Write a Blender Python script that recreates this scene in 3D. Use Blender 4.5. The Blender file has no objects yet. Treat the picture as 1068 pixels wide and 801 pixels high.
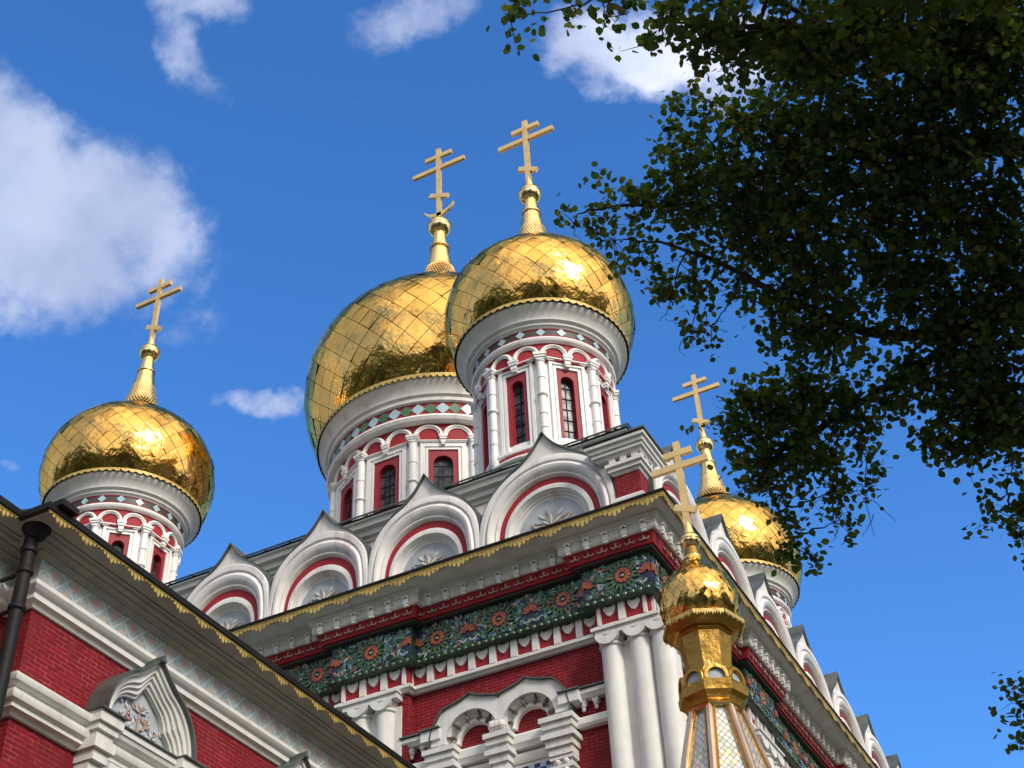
import bpy, bmesh, math, random
import numpy as np
from mathutils import Vector, Matrix, noise
PI = math.pi
rnd = random.Random(7)
SC = 1.4            # everything is laid out in units of 1.4 m and scaled to metres when meshes are built
C = bpy.context.scene.collection

# ------------------------------------------------------------------ camera
CAM = np.array([14.5052, -25.8092, 3.9421]); YAW, PITCH, ROLL, FPX = 0.4465, 0.7011, -0.0535, 1473.5233
def cam_axes():
    F = np.array([-math.sin(YAW)*math.cos(PITCH), math.cos(YAW)*math.cos(PITCH), math.sin(PITCH)])
    R = np.array([math.cos(YAW), math.sin(YAW), 0.0]); U = np.cross(R, F)
    c, s = math.cos(ROLL), math.sin(ROLL)
    return c*R+s*U, -s*R+c*U, F
CR, CU, CF = cam_axes()
cd = bpy.data.cameras.new('camera'); cam = bpy.data.objects.new('camera', cd); C.objects.link(cam)
mw = Matrix(((CR[0], CU[0], -CF[0], CAM[0]*SC), (CR[1], CU[1], -CF[1], CAM[1]*SC), (CR[2], CU[2], -CF[2], CAM[2]*SC), (0, 0, 0, 1)))
cam.matrix_world = mw
cd.sensor_width = 36; cd.lens = 36*FPX/1068; cd.clip_start = .05; cd.clip_end = 20000
bpy.context.scene.camera = cam
def pix_dir(px, py):
    d = CR*(px-534)/FPX - CU*(py-400.5)/FPX + CF
    return d
def at(px, py, depth):      # point seen at a pixel of the photograph, depth in metres along the view axis
    return CAM*SC + pix_dir(px, py)*depth

# ------------------------------------------------------------------ sun, sky
SUN_AZ, SUN_EL = math.radians(-28), math.radians(33)
sv = Vector((math.cos(SUN_EL)*math.cos(SUN_AZ), math.cos(SUN_EL)*math.sin(SUN_AZ), math.sin(SUN_EL)))
sd = bpy.data.lights.new('sun', 'SUN'); sun = bpy.data.objects.new('sun', sd); C.objects.link(sun)
sd.energy = 1.5; sd.angle = math.radians(14); sd.color = (1, .93, .82)
sun.rotation_euler = sv.to_track_quat('Z', 'Y').to_euler()
SKY_STRENGTH = 0.14
EXPOSURE = 0.92
scn = bpy.context.scene
scn.view_settings.view_transform = 'Standard'; scn.view_settings.look = 'None'
scn.view_settings.exposure = EXPOSURE; scn.view_settings.gamma = 1
w = bpy.data.worlds.new('World'); scn.world = w; w.use_nodes = True
nt = w.node_tree; N = nt.nodes; L = nt.links; N.clear()

class NT:
    def __init__(s, tree): s.t = tree
    def n(s, typ, **kw):
        nd = s.t.nodes.new(typ)
        for k, v in kw.items(): setattr(nd, k, v)
        return nd
    def lk(s, a, b): s.t.links.new(a, b)
    def put(s, sock, v):
        if hasattr(v, 'is_linked') or isinstance(v, bpy.types.NodeSocket): s.lk(v, sock)
        else: sock.default_value = v
    def math(s, op, a, b=None, c=None, clamp=False):
        nd = s.n('ShaderNodeMath', operation=op, use_clamp=clamp); s.put(nd.inputs[0], a)
        if b is not None: s.put(nd.inputs[1], b)
        if c is not None: s.put(nd.inputs[2], c)
        return nd.outputs[0]
    def vmath(s, op, a, b=None, out=0):
        nd = s.n('ShaderNodeVectorMath', operation=op); s.put(nd.inputs[0], a)
        if b is not None: s.put(nd.inputs[1], b)
        return nd.outputs[out]
    def comb(s, x, y, z):
        nd = s.n('ShaderNodeCombineXYZ'); s.put(nd.inputs[0], x); s.put(nd.inputs[1], y); s.put(nd.inputs[2], z); return nd.outputs[0]
    def sep(s, v):
        nd = s.n('ShaderNodeSeparateXYZ'); s.put(nd.inputs[0], v); return nd.outputs
    def noise(s, vec, scale, detail=4, rough=.55, out=0, dist=0):
        nd = s.n('ShaderNodeTexNoise'); s.put(nd.inputs['Vector'], vec); nd.inputs['Scale'].default_value = scale
        nd.inputs['Detail'].default_value = detail; nd.inputs['Roughness'].default_value = rough; nd.inputs['Distortion'].default_value = dist
        return nd.outputs[out]
    def ramp(s, fac, lo, hi, a=0., b=1.):
        nd = s.n('ShaderNodeMapRange', interpolation_type='SMOOTHSTEP'); s.put(nd.inputs[0], fac)
        s.put(nd.inputs[1], lo); s.put(nd.inputs[2], hi); s.put(nd.inputs[3], a); s.put(nd.inputs[4], b); return nd.outputs[0]
    def mix(s, fac, a, b, blend='MIX'):
        nd = s.n('ShaderNodeMix', data_type='RGBA', blend_type=blend); s.put(nd.inputs[0], fac)
        s.put(nd.inputs[6], a); s.put(nd.inputs[7], b); return nd.outputs[2]
W_ = NT(nt)
sky = W_.n('ShaderNodeTexSky', sky_type='NISHITA', sun_disc=False, sun_elevation=SUN_EL, sun_rotation=PI/2-SUN_AZ, altitude=900, air_density=1.0, dust_density=0.6, ozone_density=2.2)
geo = W_.n('ShaderNodeTexCoord'); DIR = geo.outputs['Generated']
# fixed basis in the sky about the direction the church towers point to; clouds are laid out in that gnomonic chart
def k3(v): return (float(v[0]), float(v[1]), float(v[2]))
df = W_.vmath('DOT_PRODUCT', DIR, k3(CF), 1); dr = W_.vmath('DOT_PRODUCT', DIR, k3(CR), 1); du = W_.vmath('DOT_PRODUCT', DIR, k3(CU), 1)
dfc = W_.math('MAXIMUM', df, .05)
U = W_.math('DIVIDE', dr, dfc); V = W_.math('DIVIDE', du, dfc)
UV = W_.comb(U, V, 0.)
wn = W_.noise(DIR, 9, 5, .6, out=1)
wn2 = W_.vmath('SUBTRACT', wn, (.5, .5, .5))
wsc = W_.n('ShaderNodeVectorMath', operation='SCALE'); W_.lk(wn2, wsc.inputs[0]); wsc.inputs[3].default_value = .085
UVw = W_.vmath('ADD', UV, wsc.outputs[0]); su = W_.sep(UVw)
dens = None
def blob(px, py, rx, ry, ang=0, amp=1.):
    global dens
    u0, v0 = (px-534)/FPX, -(py-400.5)/FPX
    c, s = math.cos(math.radians(ang)), math.sin(math.radians(ang))
    a = W_.math('SUBTRACT', su[0], u0); b = W_.math('SUBTRACT', su[1], v0)
    x = W_.math('DIVIDE', W_.math('ADD', W_.math('MULTIPLY', a, c), W_.math('MULTIPLY', b, s)), rx/FPX)
    y = W_.math('DIVIDE', W_.math('SUBTRACT', W_.math('MULTIPLY', b, c), W_.math('MULTIPLY', a, s)), ry/FPX)
    r = W_.math('SQRT', W_.math('ADD', W_.math('MULTIPLY', x, x), W_.math('MULTIPLY', y, y)))
    d = W_.math('MULTIPLY', W_.ramp(r, .25, 1.45, 1., 0.), amp)
    dens = d if dens is None else W_.math('MAXIMUM', dens, d)
blob(20, 225, 200, 125, -12, 1.35); blob(110, 220, 125, 85, -35, 1.3); blob(20, 135, 95, 70, -30, 1.2); blob(170, 255, 60, 40, 0, .8)
blob(192, 38, 30, 95, 22, .85); blob(590, 75, 40, 25, 0, .6); blob(205, 0, 60, 34, 0, 1.0); blob(440, 15, 75, 34, 15, .78); blob(665, 58, 110, 48, -5, 1.15); blob(640, 95, 60, 20, 0, .7)
blob(272, 415, 52, 15, -6, .82); blob(205, 340, 45, 30, 10, .55); blob(5, 490, 22, 12, 0, .8); blob(375, 105, 24, 45, 0, .5); blob(770, 60, 90, 60, 0, .9)
fine = W_.noise(DIR, 24, 8, .62)
cl = W_.math('ADD', dens, W_.math('MULTIPLY', W_.math('SUBTRACT', fine, .5), 1.5))
front = W_.ramp(cl, .34, 1.2)
front = W_.math('MULTIPLY', front, W_.ramp(df, .55, .62))
# the rest of the sky, which the domes mirror
gz = W_.noise(W_.vmath('MULTIPLY', DIR, (1, 1, 1.8)), 2.1, 7, .58)
back = W_.math('MULTIPLY', W_.ramp(gz, .34, .52), W_.ramp(df, .85, .55))
cloud = W_.math('MAXIMUM', front, back)
shade = W_.noise(DIR, 12, 5, .55)
ccol = W_.mix(W_.ramp(shade, .3, .72), (1.55, 1.9, 2.85, 1), (2.3, 2.62, 3.55, 1))
ccol2 = W_.mix(W_.ramp(W_.vmath('DOT_PRODUCT', DIR, k3(sv), 1), .2, .95), ccol, (7.5, 7.0, 6.2, 1))
ccol2 = W_.mix(W_.ramp(df, .8, .4), ccol2, (1.12, 1.05, .92, 1), 'MULTIPLY')
hue = W_.n('ShaderNodeHueSaturation'); hue.inputs['Saturation'].default_value = 1.18; hue.inputs['Value'].default_value = 1.0; hue.inputs['Hue'].default_value = .498
W_.lk(sky.outputs[0], hue.inputs['Color'])
skyc = W_.mix(1., hue.outputs[0], (.565, .82, 1.085, 1), 'MULTIPLY')
ccol2 = W_.mix(W_.math('MULTIPLY', W_.ramp(U, .03, .08), W_.ramp(df, .8, .9)), ccol2, (1.75, 1.6, 1.4, 1), 'MULTIPLY')
col = W_.mix(W_.math('MULTIPLY', cloud, .93), skyc, ccol2)
bg = W_.n('ShaderNodeBackground'); W_.lk(col, bg.inputs[0]); bg.inputs[1].default_value = SKY_STRENGTH
wo = W_.n('ShaderNodeOutputWorld'); W_.lk(bg.outputs[0], wo.inputs[0])

# ------------------------------------------------------------------ materials
def material(name):
    m = bpy.data.materials.new(name); m.use_nodes = True; t = NT(m.node_tree); b = m.node_tree.nodes['Principled BSDF']
    tc = t.n('ShaderNodeTexCoord'); return m, t, b, tc.outputs['Object']
def bump(t, b, h, strength=.3, dist=.01):
    n = t.n('ShaderNodeBump'); n.inputs['Strength'].default_value = strength; n.inputs['Distance'].default_value = dist
    t.lk(h, n.inputs['Height']); t.lk(n.outputs[0], b.inputs['Normal']); return n
def paint(name, col, col2, rough=.6, stain=None, scale=1.2, bs=.25):
    m, t, b, o = material(name)
    f = t.ramp(t.noise(o, scale, 6, .6), .3, .7); c = t.mix(f, (*col, 1), (*col2, 1))
    if stain:
        st = t.noise(t.vmath('MULTIPLY', o, (2.2, 2.2, .35)), 1.3, 6, .65)
        c = t.mix(t.math('MULTIPLY', t.ramp(st, .50, .74), .6), c, (*stain, 1))
        sp = t.noise(o, 26, 3, .6); c = t.mix(t.math('MULTIPLY', t.ramp(sp, .62, .8), .18), c, (*stain, 1))
    t.lk(c, b.inputs['Base Color']); b.inputs['Roughness'].default_value = rough
    bump(t, b, t.noise(o, 38, 4, .6), bs, .008)
    return m
M = {}
M['white'] = paint('white_plaster', (.70, .70, .68), (.60, .60, .58), .6, (.40, .37, .35))
M['white_clean'] = paint('white_drum_paint', (.86, .86, .86), (.79, .79, .79), .55, (.52, .50, .49))
M['white_aged'] = paint('aged_white_mouldings', (.76, .75, .74), (.62, .61, .61), .65, (.42, .27, .27))
M['red'] = paint('red_paint', (.36, .010, .022), (.26, .007, .015), .7, None)
M['green'] = paint('green_glazed_tile', (.014, .05, .026), (.01, .03, .02), .4)
M['leafgreen'] = paint('light_green_glaze', (.09, .15, .045), (.03, .07, .035), .35, None, 7)
M['darkblue'] = paint('navy_glaze', (.012, .016, .07), (.008, .01, .04), .3)
M['orange'] = paint('orange_glaze', (.42, .10, .025), (.22, .05, .015), .35, None, 7)
M['frostblue'] = paint('frost_blue_glaze', (.20, .32, .40), (.10, .20, .28), .35, None, 7)
M['frostwhite'] = paint('dull_white_glaze', (.42, .44, .42), (.28, .32, .34), .35, None, 7)
M['cream'] = paint('cream_glaze', (.62, .60, .52), (.50, .50, .46), .35)
M['paleblue'] = paint('pale_blue_glaze', (.38, .55, .62), (.30, .46, .54), .3)
M['midgreen'] = paint('mid_green_glaze', (.05, .16, .07), (.03, .11, .05), .35)
M['taupe'] = paint('grey_brown_band', (.05, .045, .04), (.035, .03, .03), .5)
M['medal'] = paint('grey_blue_plaster', (.42, .47, .50), (.34, .38, .42), .6, (.25, .28, .30), 4)
M['tan'] = paint('faded_ochre_relief', (.42, .27, .19), (.36, .30, .28), .6, None, 9)
M['lilac'] = paint('faded_blue_relief', (.36, .42, .58), (.42, .42, .48), .6, None, 9)
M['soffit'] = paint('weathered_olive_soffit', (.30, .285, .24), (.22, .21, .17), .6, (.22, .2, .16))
M['darkgap'] = paint('dark_recess', (.05, .045, .045), (.04, .04, .04), .8)
M['tile_stub'] = paint('dark_ceramic_spikes', (.07, .07, .055), (.16, .12, .08), .4, None, 20)
M['gutter'] = paint('black_metal', (.006, .006, .007), (.012, .011, .011), .6)
M['gutter'].node_tree.nodes['Principled BSDF'].inputs['Specular IOR Level'].default_value = .22
def metal_roof():
    m, t, b, o = material('weathered_roof_metal')
    c = t.mix(t.ramp(t.noise(o, 2, 5), .3, .7), (.06, .075, .07, 1), (.12, .14, .135, 1)); t.lk(c, b.inputs['Base Color'])
    b.inputs['Roughness'].default_value = .5; b.inputs['Metallic'].default_value = .35; bump(t, b, t.noise(o, 6, 3), .3, .02); return m
M['roof'] = metal_roof()
def gold(name, col, rough, dents, metal=1., col2=None, fine=0):
    m, t, b, o = material(name)
    c2 = col2 or tuple(x*.86 for x in col)
    c = t.mix(t.ramp(t.noise(o, 1.7, 5), .35, .7), (*col, 1), (*c2, 1))
    if name.startswith('gilded_dome'):
        gi = t.n('ShaderNodeNewGeometry'); rr_ = gi.outputs['Random Per Island']
        c = t.mix(t.math('MULTIPLY', t.ramp(rr_, .2, 1.), .5), c, (col[0]*.66, col[1]*.58, col[2]*.5, 1))
        c = t.mix(t.math('MULTIPLY', t.ramp(t.noise(t.vmath('MULTIPLY', o, (1.5, 1.5, .3)), 1.2, 6, .65), .52, .75), .4), c, (.45, .27, .10, 1))
    t.lk(c, b.inputs['Base Color'])
    b.inputs['Metallic'].default_value = metal; b.inputs['Specular Tint'].default_value = (.95, .80, .50, 1)
    t.lk(t.ramp(t.noise(o, 4, 4), .3, .75, rough*.75, rough*1.35), b.inputs['Roughness'])
    h = t.noise(o, 2.6, 2, .5); h2 = t.noise(o, 7, 2, .5)
    hh = t.math('ADD', t.math('MULTIPLY', h, 1.), t.math('MULTIPLY', h2, .35))
    if fine: hh = t.math('ADD', hh, t.math('MULTIPLY', t.noise(o, fine, 3, .5), .12))
    bump(t, b, hh, 1., dents); return m
M['gold'] = gold('gilded_dome_panels', (.90, .54, .15), .17, .036)
M['gold_s'] = gold('polished_gold_fittings', (.95, .70, .33), .2, .015)
M['gold_bronze'] = gold('gilded_copper_sheet', (.42, .24, .055), .34, .03, .95, None, 30)
M['gold_neck'] = gold('gilded_neck_scales', (.90, .62, .26), .32, .004)
M['gold_cross'] = gold('matt_gilded_cross', (.86, .62, .28), .42, .0, .7)
M['gold_rib'] = gold('pale_rose_gold_ribs', (.80, .60, .42), .36, .004, .8)
def lace_mat():
    m, t, b, o = material('yellow_lace_trim')
    c = t.mix(t.ramp(t.noise(o, 1.3, 4), .35, .7), (.56, .42, .12, 1), (.40, .28, .08, 1))
    v = t.n('ShaderNodeTexVoronoi'); v.inputs['Scale'].default_value = 13; t.lk(o, v.inputs['Vector'])
    c = t.mix(t.math('MULTIPLY', t.ramp(v.outputs['Distance'], .16, .30, 1, 0), .75), c, (.14, .07, .02, 1))
    t.lk(c, b.inputs['Base Color']); b.inputs['Roughness'].default_value = .5; b.inputs['Metallic'].default_value = .3; bump(t, b, v.outputs['Distance'], .4, .02); return m
M['gold_lace'] = lace_mat()
M['seam'] = gold('dark_gold_seam', (.30, .19, .06), .35, .01)
def tile_frieze():   # pale square tiles set on the diagonal under the wing eave
    m, t, b, o = material('pale_patterned_tiles'); s = t.sep(o)
    h = t.math('ADD', s[0], s[1]); per = .46
    a = t.math('DIVIDE', h, per); c = t.math('DIVIDE', s[2], per)
    def tri(x): return t.math('ABSOLUTE', t.math('SUBTRACT', t.math('FRACT', x), .5))
    d1 = t.math('ADD', tri(a), tri(c)); d2 = t.math('ABSOLUTE', t.math('SUBTRACT', d1, .5))
    nz = t.noise(o, 16, 4, .6)
    base = t.mix(t.ramp(nz, .4, .6), (.22, .33, .38, 1), (.42, .44, .43, 1))
    base = t.mix(t.math('MULTIPLY', t.ramp(d1, .2, .27, 1, 0), .8), base, (.52, .27, .22, 1))
    base = t.mix(t.math('MULTIPLY', t.ramp(d1, .76, .82), .8), base, (.50, .36, .27, 1))
    base = t.mix(t.ramp(d2, .02, .045, 1, 0), base, (.58, .58, .55, 1))
    nn = t.ramp(t.noise(o, 45, 3, .6), .52, .6); base = t.mix(t.math('MULTIPLY', nn, .5), base, (.24, .33, .38, 1))
    t.lk(base, b.inputs['Base Color']); b.inputs['Roughness'].default_value = .4; bump(t, b, d2, .5, .01); return m
M['tiles'] = tile_frieze()
def brick():
    m, t, b, o = material('red_painted_brick')
    g = t.n('ShaderNodeNewGeometry'); nn = t.sep(g.outputs['Normal']); s = t.sep(o)
    ax = t.math('GREATER_THAN', t.math('ABSOLUTE', nn[0]), .7)
    u = t.math('ADD', t.math('MULTIPLY', s[1], ax), t.math('MULTIPLY', s[0], t.math('SUBTRACT', 1., ax)))
    br = t.n('ShaderNodeTexBrick'); t.lk(t.comb(u, s[2], 0.), br.inputs['Vector'])
    br.inputs['Scale'].default_value = 1; br.inputs['Brick Width'].default_value = .25; br.inputs['Row Height'].default_value = .078
    br.inputs['Mortar Size'].default_value = .0065; br.inputs['Mortar Smooth'].default_value = .3; br.inputs['Bias'].default_value = .1
    br.inputs['Color1'].default_value = (.24, .005, .013, 1); br.inputs['Color2'].default_value = (.165, .0035, .009, 1); br.inputs['Mortar'].default_value = (.38, .07, .08, 1)
    # mortar worn pale only here and there
    worn = t.ramp(t.noise(o, 5, 4, .7), .30, .70)
    c = t.mix(t.math('MULTIPLY', br.outputs['Fac'], worn), t.mix(br.outputs['Fac'], br.outputs['Color'], (.17, .008, .016, 1)), (.40, .12, .13, 1))
    c = t.mix(t.math('MULTIPLY', t.ramp(t.noise(o, .9, 5), .42, .7), .55), c, (.13, .010, .014, 1))
    c = t.mix(t.math('MULTIPLY', t.ramp(t.noise(t.vmath('MULTIPLY', o, (3, 3, .5)), 1.1, 6, .65), .55, .8), .3), c, (.30, .12, .12, 1))
    t.lk(c, b.inputs['Base Color']); b.inputs['Roughness'].default_value = .75; b.inputs['Specular IOR Level'].default_value = .25
    bump(t, b, t.math('SUBTRACT', t.math('MULTIPLY', t.noise(o, 30, 3), .25), br.outputs['Fac']), .6, .012); return m
M['brick'] = brick()
def glass():
    m, t, b, o = material('dark_leaded_glass')
    c = t.mix(t.ramp(t.noise(o, 2.5, 2), .4, .6), (.02, .022, .03, 1), (.09, .09, .11, 1)); t.lk(c, b.inputs['Base Color'])
    b.inputs['Roughness'].default_value = .25; b.inputs['Specular IOR Level'].default_value = .22; bump(t, b, t.noise(o, 2.2, 1), .35, .06); return m
M['glass'] = glass()
def leaf_mat():
    m, t, b, o = material('leaves')
    gi = t.n('ShaderNodeNewGeometry'); r = gi.outputs['Random Per Island']
    cr = t.n('ShaderNodeValToRGB'); t.lk(r, cr.inputs[0]); e = cr.color_ramp.elements
    e[0].position = 0; e[0].color = (.024, .050, .012, 1); e[1].position = 1; e[1].color = (.12, .12, .03, 1)
    for p, c in ((.45, (.05, .10, .02, 1)), (.82, (.10, .15, .026, 1)), (.95, (.12, .13, .028, 1))):
        x = e.new(p); x.color = c
    t.lk(cr.outputs[0], b.inputs['Base Color']); b.inputs['Roughness'].default_value = .5
    tr = t.n('ShaderNodeBsdfTranslucent'); t.lk(t.mix(1., cr.outputs[0], (1.6, 1.5, .5, 1), 'MULTIPLY'), tr.inputs[0])
    mx = t.n('ShaderNodeMixShader'); mx.inputs[0].default_value = .42; t.lk(b.outputs[0], mx.inputs[1]); t.lk(tr.outputs[0], mx.inputs[2])
    out = [n for n in m.node_tree.nodes if n.type == 'OUTPUT_MATERIAL'][0]; t.lk(mx.outputs[0], out.inputs[0]); return m
M['leaf'] = leaf_mat()
M['bark'] = paint('dark_bark', (.045, .035, .028), (.025, .02, .016), .85, None, 6, .8)
def ground_mat():
    m, t, b, o = material('gravel_and_grass')
    c = t.mix(t.ramp(t.noise(o, .05, 6), .42, .58), (.13, .12, .10, 1), (.035, .055, .02, 1)); c = t.mix(.3, c, t.mix(t.noise(o, 3, 5), (.03, .03, .02, 1), (.3, .3, .26, 1)))
    t.lk(c, b.inputs['Base Color']); b.inputs['Roughness'].default_value = .9; bump(t, b, t.noise(o, 8, 4), .5, .05); return m
M['ground'] = ground_mat()
def hill_mat():
    m, t, b, o = material('wooded_hillside')
    c = t.mix(t.ramp(t.noise(o, .03, 7, .65), .35, .65), (.018, .032, .012, 1), (.05, .075, .025, 1)); t.lk(c, b.inputs['Base Color'])
    b.inputs['Roughness'].default_value = .95; return m
M['hill'] = hill_mat()

# ------------------------------------------------------------------ mesh helpers
class MB:
    def __init__(s, T=None, mats=None): s.v = []; s.f = []; s.m = []; s.T = T; s.mi = 0; s.mats = mats
    def mat(s, i): s.mi = i; return s
    def add(s, vs, fs):
        o = len(s.v); s.v += [s.T(*p) if s.T else tuple(p) for p in vs]
        for f in fs: s.f.append([o+i for i in f]); s.m.append(s.mi)
    def box(s, a0, a1, b0, b1, c0, c1):
        s.add([(a, b, c) for c in (c0, c1) for b in (b0, b1) for a in (a0, a1)], [(0, 2, 3, 1), (4, 5, 7, 6), (0, 1, 5, 4), (2, 6, 7, 3), (0, 4, 6, 2), (1, 3, 7, 5)])
    def prism(s, poly, d0, d1):              # poly in (u,z), extruded along depth
        n = len(poly); s.add([(u, d0, z) for u, z in poly]+[(u, d1, z) for u, z in poly],
            [tuple(range(n)), tuple(range(2*n-1, n-1, -1))]+[(i, i+n, (i+1) % n+n, (i+1) % n) for i in range(n)])
    def extr(s, prof, u0, u1):               # prof in (d,z), closed, extruded along u
        n = len(prof); s.add([(u0, d, z) for d, z in prof]+[(u1, d, z) for d, z in prof],
            [tuple(range(n)), tuple(range(2*n-1, n-1, -1))]+[(i, i+n, (i+1) % n+n, (i+1) % n) for i in range(n)])
    def arc(s, cu, cz, prof, a0=0, a1=180, n=32, sx=1, sz=1, closed=True):        # prof in (r,d) turned in the wall plane
        k = len(prof); vs = []
        for i in range(n+1):
            a = math.radians(a0+(a1-a0)*i/n)
            vs += [(cu+r*sx*math.cos(a), d, cz+r*sz*math.sin(a)) for r, d in prof]
        kk = k if closed else k-1
        fs = [(i*k+j, i*k+(j+1) % k, (i+1)*k+(j+1) % k, (i+1)*k+j) for i in range(n) for j in range(kk)]
        if closed: fs += [tuple(range(k)), tuple(range(n*k+k-1, n*k-1, -1))]
        s.add(vs, fs)
    def lathe(s, prof, cx=0, cy=0, n=32, cap=True, ph=0.):         # prof in (r,z)
        k = len(prof); vs = []
        for i in range(n):
            a = 2*PI*i/n+ph; vs += [(cx+r*math.cos(a), cy+r*math.sin(a), z) for r, z in prof]
        fs = [(i*k+j, ((i+1) % n)*k+j, ((i+1) % n)*k+j+1, i*k+j+1) for i in range(n) for j in range(k-1)]
        if cap: fs += [tuple(i*k for i in range(n))[::-1], tuple(i*k+k-1 for i in range(n))]
        s.add(vs, fs)
    def ring(s, prof, n=64, ph=0., cx=0, cy=0):     # closed profile turned about z
        k = len(prof); vs = []
        for i in range(n):
            a = 2*PI*i/n+ph; vs += [(cx+r*math.cos(a), cy+r*math.sin(a), z) for r, z in prof]
        s.add(vs, [(i*k+j, ((i+1) % n)*k+j, ((i+1) % n)*k+(j+1) % k, i*k+(j+1) % k) for i in range(n) for j in range(k)])
    def ball(s, x, y, z, r, n=12, sx=1, sy=1, sz=1):
        m_ = n//2; vs = [(x, y, z-r*sz)]
        for i in range(1, m_):
            t = -PI/2+PI*i/m_; vs += [(x+r*sx*math.cos(t)*math.cos(2*PI*j/n), y+r*sy*math.cos(t)*math.sin(2*PI*j/n), z+r*sz*math.sin(t)) for j in range(n)]
        vs.append((x, y, z+r*sz)); fs = [(0, 1+(j+1) % n, 1+j) for j in range(n)]
        for i in range(m_-2): fs += [(1+i*n+j, 1+i*n+(j+1) % n, 1+(i+1)*n+(j+1) % n, 1+(i+1)*n+j) for j in range(n)]
        b = 1+(m_-2)*n; fs += [(b+j, b+(j+1) % n, len(vs)-1) for j in range(n)]; s.add(vs, fs)
    def tube(s, pts, rad, n=8):
        pts = [Vector(p) for p in pts]; vs = []; up = Vector((.13, .3, .94)).normalized()
        for i, p in enumerate(pts):
            d = (pts[min(i+1, len(pts)-1)]-pts[max(i-1, 0)]).normalized(); a = d.cross(up)
            if a.length < .05: a = d.cross(Vector((1, 0, 0)))
            a.normalize(); b = d.cross(a); r = rad[i] if isinstance(rad, (list, tuple)) else rad
            vs += [tuple(p+(a*math.cos(2*PI*j/n)+b*math.sin(2*PI*j/n))*r) for j in range(n)]
        k = len(pts); fs = [(i*n+j, i*n+(j+1) % n, (i+1)*n+(j+1) % n, (i+1)*n+j) for i in range(k-1) for j in range(n)]
        fs += [tuple(range(n)), tuple(range(k*n-1, k*n-n-1, -1))]; s.add(vs, fs)
    def sweep(s, path, prof, closed=True, pclosed=True):   # path in (x,y) ccw with outside on the right; prof in (offset outward, z)
        P = [Vector(p) for p in path]; n = len(P); k = len(prof); vs = []
        for i in range(n):
            def nrm(a, b): d = (b-a).normalized(); return Vector((d.y, -d.x))
            if closed or 0 < i < n-1:
                n1 = nrm(P[i-1], P[i]); n2 = nrm(P[i], P[(i+1) % n]); m_ = (n1+n2)/(1+n1.dot(n2))
            elif i == 0: m_ = nrm(P[0], P[1])
            else: m_ = nrm(P[-2], P[-1])
            vs += [(P[i].x+m_.x*o, P[i].y+m_.y*o, z) for o, z in prof]
        kk = k if pclosed else k-1; nn = n if closed else n-1
        fs = [(i*k+j, ((i+1) % n)*k+j, ((i+1) % n)*k+(j+1) % k, i*k+(j+1) % k) for i in range(nn) for j in range(kk)]
        if not closed and pclosed: fs += [tuple(range(k))[::-1], tuple((n-1)*k+j for j in range(k))]
        s.add(vs, fs)
    def join(s, o, mi):
        n = len(s.v); s.v += o.v; s.f += [[i+n for i in f] for f in o.f]; s.m += [mi]*len(o.f); return s
    def build(s, name, m, parent=None, sharp=32, recalc=True, scale=SC, smooth=True):
        me = bpy.data.meshes.new(name); me.from_pydata([(x*scale, y*scale, z*scale) for x, y, z in s.v], [], s.f)
        mats = s.mats or [m]
        for x in mats: me.materials.append(M[x] if isinstance(x, str) else x)
        if len(mats) > 1: me.polygons.foreach_set('material_index', s.m)
        if recalc:
            bm = bmesh.new(); bm.from_mesh(me); bmesh.ops.recalc_face_normals(bm, faces=bm.faces); bm.to_mesh(me); bm.free()
        if smooth:
            me.polygons.foreach_set('use_smooth', [True]*len(me.polygons)); me.set_sharp_from_angle(angle=math.radians(sharp))
        me.update(); o = bpy.data.objects.new(name, me); C.objects.link(o); o.parent = parent; return o
def empty(name, loc=(0, 0, 0), parent=None):
    o = bpy.data.objects.new(name, None); C.objects.link(o); o.location = Vector(loc)*SC; o.parent = parent; return o
def tag(o, **k):
    for a, b in k.items(): o[a] = b
    return o
def copy_tree(o, parent, rz=None, loc=None):
    c = o.copy(); C.objects.link(c); c.parent = parent
    if loc is not None: c.location = Vector(loc)*SC
    if rz is not None: c.rotation_euler = (0, 0, rz)
    for ch in list(o.children): copy_tree(ch, c)
    return c
GZ = 2.8   # ground level in layout units

# ------------------------------------------------------------------ ground and hills (only mirrored in the domes)
g = MB(); g.add([(-6000, -6000, GZ), (6000, -6000, GZ), (6000, 6000, GZ), (-6000, 6000, GZ)], [(0, 1, 2, 3)])
tag(g.build('ground', 'ground'), kind='structure')
h = MB(); rows = []
NA = 160
for i in range(NA):
    a = 2*PI*i/NA
    for j, rr in enumerate((52, 62, 90, 200, 380)):
        z = (-.5, 19, 32, 78, 90)[j]*(.65+.9*noise.noise(Vector((math.cos(a)*2.2, math.sin(a)*2.2, j*.2)))+.15*noise.noise(Vector((math.cos(a)*14, math.sin(a)*14, j*.9)))) if j else -.5
        # the side behind the church stays low so that it is never seen past the walls
        if .2 < a < PI*.95: z *= .35
        h.v.append((rr*math.cos(a), rr*math.sin(a), GZ+z))
for i in range(NA):
    for j in range(4): h.f.append([i*5+j, ((i+1) % NA)*5+j, ((i+1) % NA)*5+j+1, i*5+j+1]); h.m.append(0)
tag(h.build('hills', 'hill', recalc=False), kind='structure')

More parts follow.
